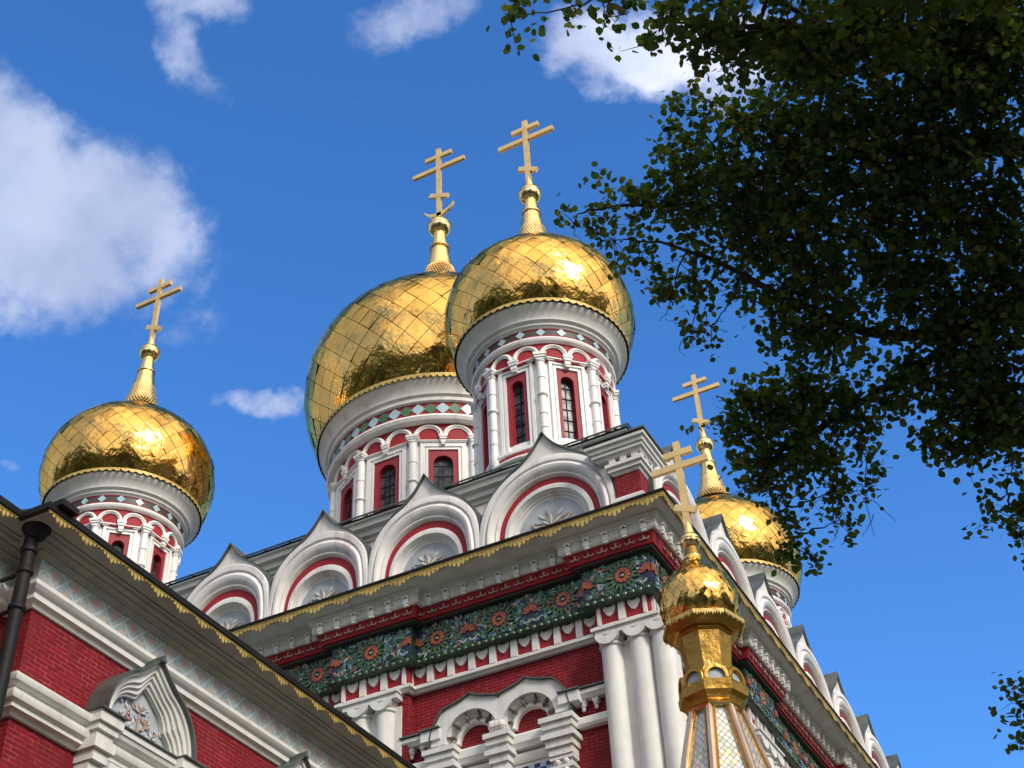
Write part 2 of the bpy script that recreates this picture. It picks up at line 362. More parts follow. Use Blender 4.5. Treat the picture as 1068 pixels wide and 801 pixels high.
# ------------------------------------------------------------------ church
church = empty('church', (0, 0, GZ))
church.location = (0, 0, 0)
tag(church, label='red and white brick church with gold onion domes, green majolica frieze and white ogee gables', category='church')
YB = 13.0    # rear end of the main block
def TA(u, d, z): return (u, -d, z)           # south front: u to the right, d outward
def TBf(u, d, z): return (d, u, z)           # side front: u away from the corner
T_SIDES = [(TA, 'A'), (TBf, 'B')]
PIER_A = [(-8.5+.0, -7.33), (-3.9, -2.69), (2.69, 3.9), (7.33, 8.5)]
PIER_B = [(-8.5, -7.33), (-3.95, -2.69), (1.6, 2.8), (7.1, 8.3), (11.8, 13.0)]
W0 = 8.0; PJ = .15
def outline():
    p = [(-W0-PJ, -W0-PJ), (-7.33, -W0-PJ), (-7.33, -W0), (-3.9, -W0), (-3.9, -W0-PJ), (-2.69, -W0-PJ), (-2.69, -W0), (2.69, -W0), (2.69, -W0-PJ), (3.9, -W0-PJ), (3.9, -W0), (7.33, -W0), (7.33, -W0-PJ), (W0+PJ, -W0-PJ)]
    x = W0
    p += [(x+PJ, -7.33), (x, -7.33)]
    for a, b in PIER_B[1:4]: p += [(x, a), (x+PJ, a), (x+PJ, b), (x, b)]
    p += [(x, 11.8), (x+PJ, 11.8), (x+PJ, YB+PJ), (-x-PJ, YB+PJ)]
    return p
OUT = outline()
RECT = [(-W0, -W0), (W0, -W0), (W0, YB), (-W0, YB)]
def sw(name, m, prof, path=OUT, parent=church, **k):
    b = MB(); b.sweep(path, prof); return b.build(name, m, parent, **k)
sw('wall', 'brick', [(0, GZ), (0, 14.9), (-.6, 14.9), (-.6, GZ)])
sw('ledge', 'white', [(-.1, 14.87), (.06, 14.87), (.08, 14.90), (.12, 14.92), (.12, 14.97), (.09, 14.99), (.07, 15.01), (-.1, 15.01)])
# green roll, panel and top fillet
FRZ = MB(mats=['green', 'darkblue', 'leafgreen', 'orange', 'frostwhite', 'green', 'midgreen', 'frostblue']); FRZ.sweep(OUT, [(-.1, 15.30), (.17, 15.30), (.215, 15.325), (.22, 15.36), (.20, 15.39), (.17, 15.395), (.17, 16.0), (-.1, 16.0)])
sw('frieze_top_fillet', 'darkgap', [(0, 16.0), (.27, 16.0), (.27, 16.04), (0, 16.04)])
BRK = MB(mats=['white', 'white_aged']); BRK.sweep(OUT, [(0, 16.22), (.41, 16.22), (.43, 16.25), (.43, 16.36), (.46, 16.38), (.46, 16.415), (.50, 16.44), (.50, 16.48), (0, 16.48)])
HRT = MB(mats=['red', 'white']); HRT.sweep(OUT, [(-.1, 15.01), (.05, 15.01), (.05, 15.5), (-.1, 15.5)])
SCB = MB(mats=['red', 'tan']); SCB.sweep(OUT, [(0, 16.04), (.31, 16.04), (.37, 16.22), (0, 16.22)])
sw('crown_cornice', 'white', [(0, 16.46), (.60, 16.46), (.62, 16.475), (.70, 16.50), (.78, 16.55), (.80, 16.60), (.84, 16.60), (.84, 16.63), (0, 16.63)], RECT)
sw('eaves_capping', 'gutter', [(.3, 16.632), (.875, 16.60), (.89, 16.61), (.89, 16.645), (.3, 16.69)], RECT)

def lace(T, u0, u1, d, ztop, name, parent, m='gold_lace', per=.55, h0=.075, amp=.12, th=.012, curve=None):
    b = MB(T); n = max(1, round((u1-u0)/per)); per = (u1-u0)/n
    depth = [.25, .45, .75, 1., .75, .45, .25]; K = len(depth)
    for i in range(n):
        for k in range(K):
            a = u0+per*(i+k/K); c = per/K; dd = h0+amp*depth[k]
            poly = [(a, ztop), (a+c, ztop), (a+c, ztop-h0*.9), (a+c*.8, ztop-dd*.82), (a+c*.5, ztop-dd), (a+c*.2, ztop-dd*.82), (a, ztop-h0*.9)]
            b.prism(poly, d, d+th)
            b.box(a+c*.36, a+c*.64, d+th, d+th+.006, ztop-h0*.95, ztop-h0*.7)
    b.box(u0, u1, d+th, d+th+.014, ztop-.022, ztop)
    b.box(u0, u1, d+th, d+th+.008, ztop-.05, ztop-.036)
    return b.build(name, m, parent, smooth=False)
lace(TA, -8.86, 8.86, 8.845, 16.615, 'gold_lace_trim', church)
lace(TBf, -8.86, YB+.86, 8.845, 16.615, 'gold_lace_trim', church)

def bays(piers, end):     # list of (u0,u1,offset)
    res = []; prev = None
    for a, b in piers:
        if prev is not None and prev < a: res.append((prev, a, 0.))
        res.append((a, b, PJ)); prev = b
    return res
for T, nm in T_SIDES:
    piers = PIER_A if nm == 'A' else PIER_B
    hb, hh, cb, db, sb, mj, ar = MB(T), MB(T), MB(T), MB(T), MB(T), None, None
    fl = MB(T, mats=['darkblue', 'leafgreen', 'orange', 'cream', 'green', 'midgreen', 'paleblue'])
    corner = [-8.15, 8.15] if nm == 'A' else [-8.15, YB+.15]
    for a, b, off in bays(piers, None):
        A0 = max(a, corner[0]); B0 = min(b, corner[1]); d = W0+off
        # hearts
        n = max(1, round((B0-A0)/.4)); p = (B0-A0)/n
        for i in range(n+1):
            u = A0+p*i; hb.box(max(A0, u-.055), min(B0, u+.055), d+.04, d+.10, 15.0, 15.45)
        for i in range(n):
            u = A0+p*(i+.5); z0 = 15.125
            poly = [(u, z0), (u+.055, z0+.035), (u+.10, z0+.11), (u+.105, z0+.17), (u+.06, z0+.185), (u+.045, z0+.16), (u, z0+.155), (u-.045, z0+.16), (u-.06, z0+.185), (u-.105, z0+.17), (u-.10, z0+.11), (u-.055, z0+.035)]
            hh.prism(poly, d+.04, d+.085)
            for q in (-.06, 0, .06): hh.prism([(u+q-.014, z0+.185), (u+q+.014, z0+.185), (u+q, z0+.215)], d+.04, d+.07)
        # scallop loops on the red band
        n = max(1, round((B0-A0+.3*(off > 0))/.235)); e = .33 if off else 0.; A1, B1 = A0-(.3 if off and A0 > -8 else 0), B0+(.3 if off else 0)
        n = max(1, round((B1-A1)/.235)); p = (B1-A1)/n
        for i in range(n):
            u = A1+p*(i+.5); dd = d+.335
            for q in (-.045, .045): sb.arc(u+q, 16.135, [(.045, dd), (.028, dd), (.028, dd+.025), (.045, dd+.025)], -180, 0, 8)
            sb.box(u-.012, u+.012, dd, dd+.03, 16.10, 16.18)
        # brackets with small hoods
        A1, B1 = (A0-.4 if off and A0 > -8.1 else A0-(.4 if off else 0)), B0+(.4 if off else 0)
        if not off: A1, B1 = A0+.42, B0-.42
        n = max(1, round((B1-A1)/.315)); p = (B1-A1)/n
        for i in range(n):
            u = A1+p*(i+.5); dd = d+.43
            db.box(u-.05, u+.05, dd-.02, dd+.055, 16.215, 16.31); cb.box(u-.038, u+.038, dd+.001, dd+.047, 16.17, 16.215)
            db.arc(u, 16.31, [(.062, dd), (.03, dd), (.03, dd+.075), (.062, dd+.075)], 0, 180, 8)
        n = n
        # flower relief
        big = []
        if nm == 'A':
            ctr = {(-3.9, -2.69): [-3.3], (2.69, 3.9): [3.3], (7.33, 8.5): [7.85], (-8.5, -7.33): [-7.85]}.get((a, b))
        else: ctr = None
        if off and ctr is None: ctr = [(A0+B0)/2]
        if not off:
            n = max(2, round((b-a)/1.14)); ctr = [a+(b-a)*(i+.5)/n for i in range(n)]
        if off: A0, B0 = A0-(.17 if A0 > -8.1 else .165), B0+(.17 if B0 < corner[1]-.1 else .165)
        else: A0, B0 = A0+.17, B0-.17
        dz = d+.17; zc = 15.69
        for c in ctr:
            fl.mat(1)
            for k in range(18):
                t = 2*PI*k/18; ca, sa = math.cos(t), math.sin(t); r0, r1, wd = .16, .30, .03
                fl.prism([(c+ca*r0-sa*wd, zc+sa*r0+ca*wd), (c+ca*r1, zc+sa*r1), (c+ca*r0+sa*wd, zc+sa*r0-ca*wd)], dz-.01, dz+.02+.012*(k % 2))
            fl.mat(0).prism([(c+.165*math.cos(2*PI*k/20), zc+.165*math.sin(2*PI*k/20)) for k in range(20)], dz-.01, dz+.018)
            fl.mat(2)
            for k in range(11):
                t = 2*PI*k/11+PI/2; fl.ball(c+.105*math.cos(t), dz+.02, zc+.105*math.sin(t), .036, 8, sy=.6)
            fl.arc(c, zc, [(.10, dz+.018), (.06, dz+.018), (.06, dz+.032), (.10, dz+.032)], 0, 360, 20)
            fl.mat(4).ball(c, dz+.02, zc, .05, 10, sy=.5)
            fl.mat(3).ball(c, dz+.03, zc-.012, .036, 10, sy=.7, sz=.6)
        pal = [(ctr[i]+ctr[i+1])/2 for i in range(len(ctr)-1)]+[A0+.02, B0-.02]
        if off: pal = [A0+.05, B0-.05]
        for c in pal:
            half = 1 if c < (A0+B0)/2 else -1
            edge = abs(c-A0) < .15 or abs(c-B0) < .15
            lo, hi = (A0+.004, B0-.004)
            def cl_(poly): return [(min(max(u, lo), hi), z) for u, z in poly]
            fl.mat(0).prism(cl_([(c-.2, 15.46), (c+.2, 15.46), (c+.16, 15.85), (c, 15.95), (c-.16, 15.85)]), dz-.01, dz+.006)
            fl.mat(2)
            for k in range(7):
                t = math.radians(15+25*k); r0, r1, wd = .03, .16, .026
                fl.prism(cl_([(c+math.cos(t)*r0-math.sin(t)*.012, 15.63+math.sin(t)*r0+math.cos(t)*.012), (c+math.cos(t)*r1*.75-math.sin(t)*wd, 15.63+math.sin(t)*r1*.75+math.cos(t)*wd), (c+math.cos(t)*r1, 15.63+math.sin(t)*r1), (c+math.cos(t)*r1*.75+math.sin(t)*wd, 15.63+math.sin(t)*r1*.75-math.cos(t)*wd), (c+math.cos(t)*r0+math.sin(t)*.012, 15.63+math.sin(t)*r0-math.cos(t)*.012)]), dz, dz+.026+.008*(k % 2))
            fl.mat(3)
            for sgn in (-1, 1):
                if not (lo < c+sgn*.1 < hi): continue
                fl.arc(c+sgn*.085, 15.53, [(.075, dz), (.045, dz), (.045, dz+.02), (.075, dz+.02)], 190, 350, 8)
                fl.arc(c+sgn*.18, 15.50, [(.035, dz), (.018, dz), (.018, dz+.02), (.035, dz+.02)], 0, 200, 6)
            for q, r in ((0, .93), (-.14, .84), (.14, .84)):
                zz = 15+r-.02; uu = c+q
                if lo+.05 < uu < hi-.05: fl.prism([(uu+(.045 if k % 2 else .018)*math.cos(PI*k/5+PI/2), zz+(.045 if k % 2 else .018)*math.sin(PI*k/5+PI/2)) for k in range(10)], dz, dz+.015)
        # scattered curling leaves between flowers
        rr = random.Random(int(a*100)+5)
        for k in range(int((B0-A0)*300)):
            u = rr.uniform(A0+.06, B0-.06); z = rr.uniform(15.42, 15.97)
            if min(abs(u-c)**2+(z-zc)**2 for c in ctr) < .06 or min(abs(u-c)**2+(z-15.66)**2 for c in pal) < .02: continue
            t = rr.uniform(0, 2*PI); l = rr.uniform(.035, .075); wd = l*.36
            fl.mat(rr.choice([0, 1, 1, 5, 1, 5, 6, 0, 5, 6, 0, 2, 1, 3])).prism([(u+l*math.cos(t), z+l*math.sin(t)), (u-wd*math.sin(t), z+wd*math.cos(t)), (u-l*math.cos(t), z-l*math.sin(t)), (u+wd*math.sin(t), z-wd*math.cos(t))], dz-.004, dz+.01+rr.random()*.012)
        # leaf beads along the roll
        n = int((B0-A0)/.12)
        for i in range(n):
            u = A0+(B0-A0)*(i+.5)/n; fl.mat((1, 5)[i % 2]).ball(u, d+.215, 15.345, .032, 6, sx=1.3, sy=.6)
            if i % 2: fl.mat(2).ball(u, d+.215, 15.315, .013, 6)
    HRT.join(hb, 1); HRT.join(hh, 1); BRK.join(cb, 1); BRK.join(db, 0); SCB.join(sb, 1); FRZ.v += []
    nf = len(FRZ.v); FRZ.v += fl.v; FRZ.f += [[i+nf for i in f] for f in fl.f]; FRZ.m += [x+1 for x in fl.m]
HRT.build('heart_band', None, church); BRK.build('bracket_cornice', None, church); SCB.build('scallop_band', None, church); FRZ.build('majolica_frieze', None, church, sharp=30)

# ---- piers: clustered columns under a cushion capital
def cluster(T, us, z1, d, u0, u1, r=.175):
    b = MB(T); b.box(u0, u1, W0-.1, d+.02, 9, z1+.02)
    o = b.build('pier', 'white', church)
    for u in us:
        c = MB(T); c.lathe([(r, GZ+.3), (r, z1-.075), (r+.012, z1-.07), (r+.03, z1-.05), (r+.03, z1-.025), (r+.008, z1), (r+.01, z1+.015), (r+.035, z1+.06), (r+.05, z1+.11)], u, d, 28)
        c.build('column', 'white', church)
    k = MB(T); n = len(us)
    k.box(u0-.01, u1+.01, W0-.1, d+r+.02, z1+.105, z1+.20)
    for u in us: k.arc(u, z1+.14, [(0.0001, d-.1), (.2, d-.1), (.2, d+r+.045), (0.0001, d+r+.035)], 190, 350, 12)
    k.box(u0-.03, u1+.03, W0-.1, d+r+.055, z1+.20, z1+.235)
    k.build('capital', 'white', church)
    return
for T, nm in T_SIDES:
    if nm == 'A': cs = [([7.51, 7.97, 8.33], 7.33, 8.33+.02), ([3.08, 3.52], 2.80, 3.80), ([-3.52, -3.08], -3.80, -2.80)]
    else: cs = [([-7.97, -7.51], -8.1, -7.33), ([-3.72, -3.3, -2.9], -3.92, -2.69), ([1.8, 2.2, 2.6], 1.6, 2.8), ([7.3, 7.7, 8.1], 7.1, 8.3), ([12., 12.4, 12.8], 11.8, 13.)]
    for us, u0, u1 in cs: cluster(T, us, 14.64, 8.17 if len(us) == 3 else 8.17, u0, u1, .175 if nm == 'A' and us[0] > 7 else .16)

# ---- kokoshniks
def ogee(R, cz, apex, n=14, base=-.4, top_a=50):
    q = (apex-cz)/(1.5*R)
    K = [(1, -.2), (1.005, 0), (.985, .22), (.925, .42), (.83, .60), (.70, .77), (.54, .915), (.37, 1.04), (.20, 1.19), (.08, 1.35), (0, 1.5), (-.02, 1.62)]
    pts = [(R, base)]
    for i in range(1, len(K)-2):
        p0, p1, p2, p3 = K[i-1], K[i], K[i+1], K[i+2]
        for k in range(4):
            t = k/4; x, z = [.5*(2*p1[a]+(p2[a]-p0[a])*t+(2*p0[a]-5*p1[a]+4*p2[a]-p3[a])*t*t+(3*p1[a]-p0[a]-3*p2[a]+p3[a])*t**3) for a in (0, 1)]
            f = z if z < .8 else .8+(z-.8)*(1.5*q-.8)/.7
            pts.append((R*x, cz+R*f))
    pts.append((0, apex))
    return pts+[(-x, z) for x, z in pts[-2::-1]]
def kokoshnik(T0, u, R, d=8.3, cz=16.95, apex=19.0, back=1.5):
    KH = 1.37/R; ap0 = apex
    def T(x, dd_, z):
        if z > cz:
            f = min(1, max(0, (math.hypot(x-u, z-cz)/R-.60)/.38)); q_ = min(1, (z-cz)/(.42*R)); z = z+(KH-1)*R*f*q_*q_*(3-2*q_)
        return T0(x, dd_, z)
    apex = apex-(KH-1)*R
    k = MB(T); ol = [(u+x, 16.6+z if False else z) for x, z in ogee(R, cz, apex, base=16.66)]
    k.prism(ol, d-back, d-.31)
    ang = [math.radians(-20+220*i/60) for i in range(61)]; outr = []
    for a in ang:
        dx, dz = math.cos(a), math.sin(a); best = None
        for j in range(len(ol)):
            x1, z1 = ol[j]; x2, z2 = ol[(j+1) % len(ol)]; ex, ez = x2-x1, z2-z1; den = dx*ez-dz*ex
            if abs(den) < 1e-9: continue
            t_ = ((x1-u)*ez-(z1-cz)*ex)/den; s2 = ((x1-u)*dz-(z1-cz)*dx)/den
            if t_ > .2 and -1e-6 <= s2 <= 1+1e-6: best = t_ if best is None else min(best, t_)
        outr.append((u+dx*best, cz+dz*best))
    ri_ = .97*R
    for i in range(60):
        a, c = ang[i], ang[i+1]
        k.prism([(u+ri_*math.cos(a), cz+ri_*math.sin(a)), outr[i], outr[i+1], (u+ri_*math.cos(c), cz+ri_*math.sin(c))], d-.32, d-.10)
    o = k.build('kokoshnik', 'white_aged', church, sharp=25)
    cp = MB(T)                                   # sheet-metal cap following the outline
    n = len(ol); outer = []
    for i in range(n):
        a = Vector(ol[max(i-1, 0)]); b_ = Vector(ol[min(i+1, n-1)]); t = (b_-a).normalized(); nn = Vector((t.y, -t.x))
        if i == n//2: nn = Vector((0, 1))
        outer.append((ol[i][0]+nn.x*.022, ol[i][1]+nn.y*.022))
    vs = [(x, dd, z) for dd in (d-back-.3, d-.04) for x, z in ol]+[(x, dd, z) for dd in (d-back-.3, d-.04) for x, z in outer]
    fs = []
    for i in range(n-1):
        fs += [(i, i+1, n+i+1, n+i), (2*n+i, 3*n+i, 3*n+i+1, 2*n+i+1), (n+i, n+i+1, 3*n+i+1, 3*n+i), (i, 2*n+i, 2*n+i+1, i+1)]
    fs += [(0, n, 3*n, 2*n), (n-1, 3*n-1, 4*n-1, 2*n-1)]
    cp.add(vs, fs); cp.build('roof_capping', 'roof', o)
    m = MB(T); q = R
    prof = [(.985*q, d-.12), (1.0*q, d-.10), (1.0*q, d-.005), (.985*q, d+.005), (.925*q, d+.005), (.915*q, d-.035), (.905*q, d-.035), (.895*q, d-.005), (.865*q, d+.022), (.83*q, d+.014), (.80*q, d-.02), (.785*q, d-.06), (.78*q, d-.062), (.775*q, d-.05), (.765*q, d-.045), (.755*q, d-.06), (.745*q, d-.10), (.735*q, d-.125), (.73*q, d-.20), (.985*q, d-.20)]
    m.arc(u, cz, prof, -22, 202, 48); m.build('arch_moulding', 'white_aged', o)
    m = MB(T); m.arc(u, cz, [(.735*q, d-.25), (.735*q, d-.115), (.65*q, d-.115), (.65*q, d-.25)], -22, 202, 40); m.build('red_arch_band', 'red', o)
    m = MB(T); m.arc(u, cz, [(.655*q, d-.3), (.655*q, d-.10), (.645*q, d-.09), (.595*q, d-.09), (.585*q, d-.125), (.565*q, d-.15), (.56*q, d-.18), (.535*q, d-.18), (.525*q, d-.21), (.49*q, d-.23), (.49*q, d-.3)], -22, 202, 40); m.build('inner_moulding', 'white_aged', o)
    m = MB(T); m.prism([(u+.5*q*math.cos(t_), cz+.5*q*math.sin(t_)) for t_ in [math.radians(-30+240*i/28) for i in range(29)]], d-.32, d-.235)
    md = m.build('medallion', 'medal', o)
    m = MB(T, mats=['white', 'tan', 'medal']); s = q/1.2; dd = d-.237
    def leaf(cx_, cz_, ang, l, wd, mi, th=.028):
        a = math.radians(ang); ca, sa = math.cos(a), math.sin(a); m.mat(mi)
        pl = [(0, 0), (.3, .5), (.62, 1.), (.85, .7), (1., 0), (.85, -.7), (.62, -1.), (.3, -.5)]
        m.prism([(cx_+ca*l*x-sa*wd*y, cz_+sa*l*x+ca*wd*y) for x, y in pl], dd, dd+th)
    for k_ in range(7): leaf(u, cz+.10*s, 10+26.6*k_, .21*s, .018*s, 0 if k_ % 2 else 1, .02+.006*(k_ % 2))
    for k_ in range(6): leaf(u+.18*s*math.cos(math.radians(25+26*k_)), cz+.1*s+.18*s*math.sin(math.radians(25+26*k_)), 25+26*k_, .15*s, .02*s, (1, 0, 2)[k_ % 3], .022)
    leaf(u, cz-.14*s, 90, .2*s, .045*s, 1, .03)
    for sg in (-1, 1):
        for j in range(3):
            leaf(u+sg*(.12+.12*j)*s, cz-.04*s, 90-sg*(40+20*j), .14*s, .02*s, (0, 1, 0)[j], .02); m.mat(0).arc(u+sg*(.27+.09*(j % 2))*s, cz+(-.08+.08*j)*s, [(.05*s, dd), (.03*s, dd), (.03*s, dd+.018), (.05*s, dd+.018)], 30, 300, 9)
            m.mat(1).ball(u+sg*(.30+.02*j)*s, dd+.01, cz+(.14+.1*j*.3)*s, .024*s, 6)
    m.build('medallion_relief', None, md, smooth=False)
    return o
for u, R, ap in ((0.05, 1.045, 19.03), (2.12, 1.05, 19.04), (4.26, 1.11, 19.05), (6.61, 1.26, 19.06), (-2.12, 1.05, 19.04), (-4.26, 1.11, 19.05), (-6.61, 1.26, 19.06)):
    kokoshnik(TA, u, R, apex=ap, cz=17.12)
for u, R in ((-6.72, 1.28), (-4.27, 1.18), (-1.9, 1.19), (.48, 1.19), (2.87, 1.20), (5.25, 1.20), (7.75, 1.25), (10.3, 1.25)):
    kokoshnik(TBf, u, R, d=8.47, apex=19.08, cz=17.12, back=1.65)

# ---- attic behind the gables, corner pier blocks, roof
sw('attic_wall', 'white_aged', [(-.15, 16.66), (-.15, 18.3), (-.5, 18.3), (-.5, 16.66)], RECT)
sw('attic_cornice', 'white', [(-.2, 18.3), (-.12, 18.3), (-.10, 18.36), (-.04, 18.38), (-.02, 18.46), (.06, 18.5), (.08, 18.58), (.12, 18.6), (.12, 18.64), (-.4, 18.64)], RECT)
r_ = MB(); r_.add([(-8.15, -8.15, 18.66), (8.15, -8.15, 18.66), (8.15, YB+.15, 18.66), (-8.15, YB+.15, 18.66), (-4.6, -4.6, 19.5), (4.6, -4.6, 19.5), (4.6, YB-3.5, 19.5), (-4.6, YB-3.5, 19.5)],
    [(0, 1, 5, 4), (1, 2, 6, 5), (2, 3, 7, 6), (3, 0, 4, 7), (4, 5, 6, 7)])
for xx in np.arange(-8, 8.1, .55):     # standing seams
    r_.tube([(xx, -8.16, 18.67), (xx*4.6/8.15 if abs(xx) > 4.6 else xx, -4.6, 19.51)], .018, 4)
r_.tube([(-8.17, -8.17, 18.68), (8.17, -8.17, 18.68), (8.17, YB, 18.68)], .022, 6)
r_.build('roof', 'roof', church, recalc=False)
def corner_block(sx, sy, cy):
    cx_ = sx*8.11; h_ = .22
    def sq(o0): return [(cx_-h_-o0, cy-h_-o0), (cx_+h_+o0, cy-h_-o0), (cx_+h_+o0, cy+h_+o0), (cx_-h_-o0, cy+h_+o0)]
    def sq2(o0): c2, h2 = sx*8.03, .31; return [(c2-h2-o0, -c2*sx-h2-o0), (c2+h2+o0, -c2*sx-h2-o0), (c2+h2+o0, -c2*sx+h2+o0), (c2-h2-o0, -c2*sx+h2+o0)]
    S0 = sq(0); b = MB(); b.sweep(S0, [(0, 16.66), (0, 17.62), (-.3, 17.62), (-.3, 16.66)]); o = b.build('corner_pier', 'brick', church)
    b = MB(); b.sweep(S0, [(-.1, 16.66), (.05, 16.66), (.05, 17.08), (.02, 17.12), (-.1, 17.12)]); b.build('pier_base', 'white', o); b = MB()
    b.sweep(S0, [(-.1, 17.56), (.01, 17.56), (.03, 17.60), (.07, 17.62), (.07, 17.68), (.11, 17.70), (.11, 17.76), (-.1, 17.76)])
    b.sweep(sq2(0), [(-.1, 17.87), (.08, 17.87), (.10, 17.92), (.14, 17.93), (.14, 17.99), (.17, 18.0), (.18, 18.06), (.22, 18.08), (.22, 18.14), (-.1, 18.16)]); b.sweep([(sx*8.0-.5, cy-.12), (sx*8.0+.3, cy-.12), (sx*8.0+.3, cy+.5), (sx*8.0-.5, cy+.5)], [(0, 17.62), (0, 18.0), (-.2, 18.0), (-.2, 17.62)])
    for side in range(4):
        for q in (-.2, 0, .2):
            dx, dy = [(0, -1), (1, 0), (0, 1), (-1, 0)][side]
            x0, y0 = cx_+dx*.25+(q if dx == 0 else 0), cy+dy*.25+(q if dy == 0 else 0)
            b.box(x0-.055, x0+.055, y0-.055, y0+.055, 17.76, 17.872)
    b.build('pier_cornice', 'white', o)
    b = MB(); b.sweep(S0, [(-.3, 17.74), (-.03, 17.74), (-.03, 17.9), (-.3, 17.9)]); b.build('pier_neck', 'red', o)
    q = MB(); q.add([(*p, 18.165) for p in sq2(.25)]+[(*p, 18.20) for p in sq2(.25)]+[(*p, 18.45) for p in sq2(-.25)], [(0, 1, 2, 3), (0, 1, 5, 4), (1, 2, 6, 5), (2, 3, 7, 6), (3, 0, 4, 7), (4, 5, 9, 8), (5, 6, 10, 9), (6, 7, 11, 10), (7, 4, 8, 11), (8, 9, 10, 11)])
    q.build('pier_roof', 'roof', o)
corner_block(1, -1, -8.11); corner_block(-1, -1, -8.11)

# ---- window surround of the front bay: two ogee-hooded arches on an entablature
def window_surround(T, c):
    zc = 13.78; offx = .49
    root = MB(T)
    pts = []
    def hood(u, R, apex):
        return [(u+x, z) for x, z in ogee(R, zc, apex, base=zc-.12, top_a=62)]
    for s_ in (-1, 1):
        u = c+s_*offx; ol = hood(u, .70, 14.5)
        if s_ < 0: ol = [(min(x, c), z) for x, z in ol]
        else: ol = [(max(x, c), z) for x, z in ol]
        # front plate with semicircular hole: split in strips between hole and outline
        inner = [(u+.46*math.cos(math.radians(180*i/36)), zc+.46*math.sin(math.radians(180*i/36))) for i in range(37)]
        n = len(ol)
        outer = []
        for i in range(37):
            a = math.radians(180*i/36); best = None
            dx, dz = math.cos(a), math.sin(a)
            for j in range(n-1):       # ray against the outline
                x1, z1 = ol[j]; x2, z2 = ol[j+1]; ex, ez = x2-x1, z2-z1; den = dx*ez-dz*ex
                if abs(den) < 1e-9: continue
                t_ = ((x1-u)*ez-(z1-zc)*ex)/den; s2 = ((x1-u)*dz-(z1-zc)*dx)/den
                if t_ > .3 and -1e-6 <= s2 <= 1+1e-6: best = t_ if best is None else min(best, t_)
            best = best or .7
            outer.append((u+dx*best, zc+dz*best))
        for i in range(36):
            root.prism([inner[i], outer[i], outer[i+1], inner[i+1]], 8.0, 8.22)
    o = root.build('window_surround', 'white', church, sharp=50)
    cp = MB(T)
    for s_ in (-1, 1):
        u = c+s_*offx; ol = [p for p in hood(u, .70, 14.5) if (p[0] <= c+.001 if s_ < 0 else p[0] >= c-.001)]
        for a, b_ in zip(ol[:-1], ol[1:]):
            if math.hypot(a[0]-b_[0], a[1]-b_[1]) > .5: continue
            t = (Vector(b_)-Vector(a)).normalized(); nn = Vector((t.y, -t.x))*.02
            cp.prism([a, b_, (b_[0]+nn.x, b_[1]+nn.y), (a[0]+nn.x, a[1]+nn.y)], 8.0, 8.27)
    cp.build('hood_capping', 'roof', o)
    rb = MB(T)
    for s_ in (-1, 1):
        u = c+s_*offx
        rb.arc(u, zc, [(.47, 8.0), (.47, 8.15), (.455, 8.16), (.44, 8.13), (.425, 8.13), (.41, 8.10), (.39, 8.10), (.375, 8.07), (.355, 8.07), (.34, 8.10), (.30, 8.11), (.28, 8.08), (.28, 8.0)], 0, 180, 30)
    rb.mats = ['white_aged', 'tile_stub']
    sp = MB(T)
    for s_ in (-1, 1):
        u = c+s_*offx
        for k in range(6):
            a = math.radians(15+30*k); r0, r1 = .36, .45
            sp.add([(u+r0*math.cos(a)-.045*math.sin(a), 8.12, zc+r0*math.sin(a)+.045*math.cos(a)), (u+r0*math.cos(a)+.045*math.sin(a), 8.12, zc+r0*math.sin(a)-.045*math.cos(a)), (u+(r0-.03)*math.cos(a), 8.19, zc+(r0-.03)*math.sin(a)), (u+(r1+.03)*math.cos(a), 8.185, zc+(r1+.03)*math.sin(a)), (u+r1*math.cos(a), 8.1, zc+r1*math.sin(a))], [(0, 1, 2), (0, 2, 3), (1, 3, 2), (0, 3, 4), (1, 4, 3), (0, 4, 1)])
            sp.ball(u+.33*math.cos(a), 8.13, zc+.33*math.sin(a), .03, 6)
    rb.join(sp, 1); rb.build('spiked_arch_moulding', None, o)
    e = MB(T)      # entablature, capitals, side cornices
    e.extr([(8.0, 13.42), (8.12, 13.42), (8.14, 13.47), (8.16, 13.5), (8.16, 13.62), (8.13, 13.66), (8.0, 13.66)], c-1.15, c+1.15)
    e.extr([(8.0, 13.2), (8.08, 13.2), (8.1, 13.24), (8.1, 13.34), (8.07, 13.36), (8.0, 13.42)], c-1.1, c+1.1)
    for u in (c-1.0, c, c+1.0):
        wd = .28 if u != c else .22
        for z0, z1, w1, dd in ((13.60, 13.68, wd, 8.36), (13.50, 13.60, wd-.03, 8.32), (13.42, 13.50, wd-.06, 8.28), (13.34, 13.42, wd-.01, 8.33), (13.22, 13.34, wd-.06, 8.28), (13.10, 13.22, wd-.09, 8.24)):
            e.box(u-w1, u+w1, 8.0, dd, z0, z1)
        if u != c:
            e.box(u-.15, u+.15, 8.0, 8.18, 9, 13.10)
            for z in np.arange(12.2, 13.05, .14): e.box(u-.19, u+.19, 8.0, 8.22, z, z+.05); e.ball(u-.07, 8.2, z+.095, .05, 8); e.ball(u+.07, 8.2, z+.095, .05, 8)
        else:
            e.ball(u, 8.2, 13.02, .13, 10); e.ball(u, 8.18, 12.88, .08, 10)
            for q in (-.07, .07, 0): e.ball(u+q, 8.28, 13.80, .085, 10)
            e.box(u-.13, u+.13, 8.1, 8.3, 13.68, 13.9)
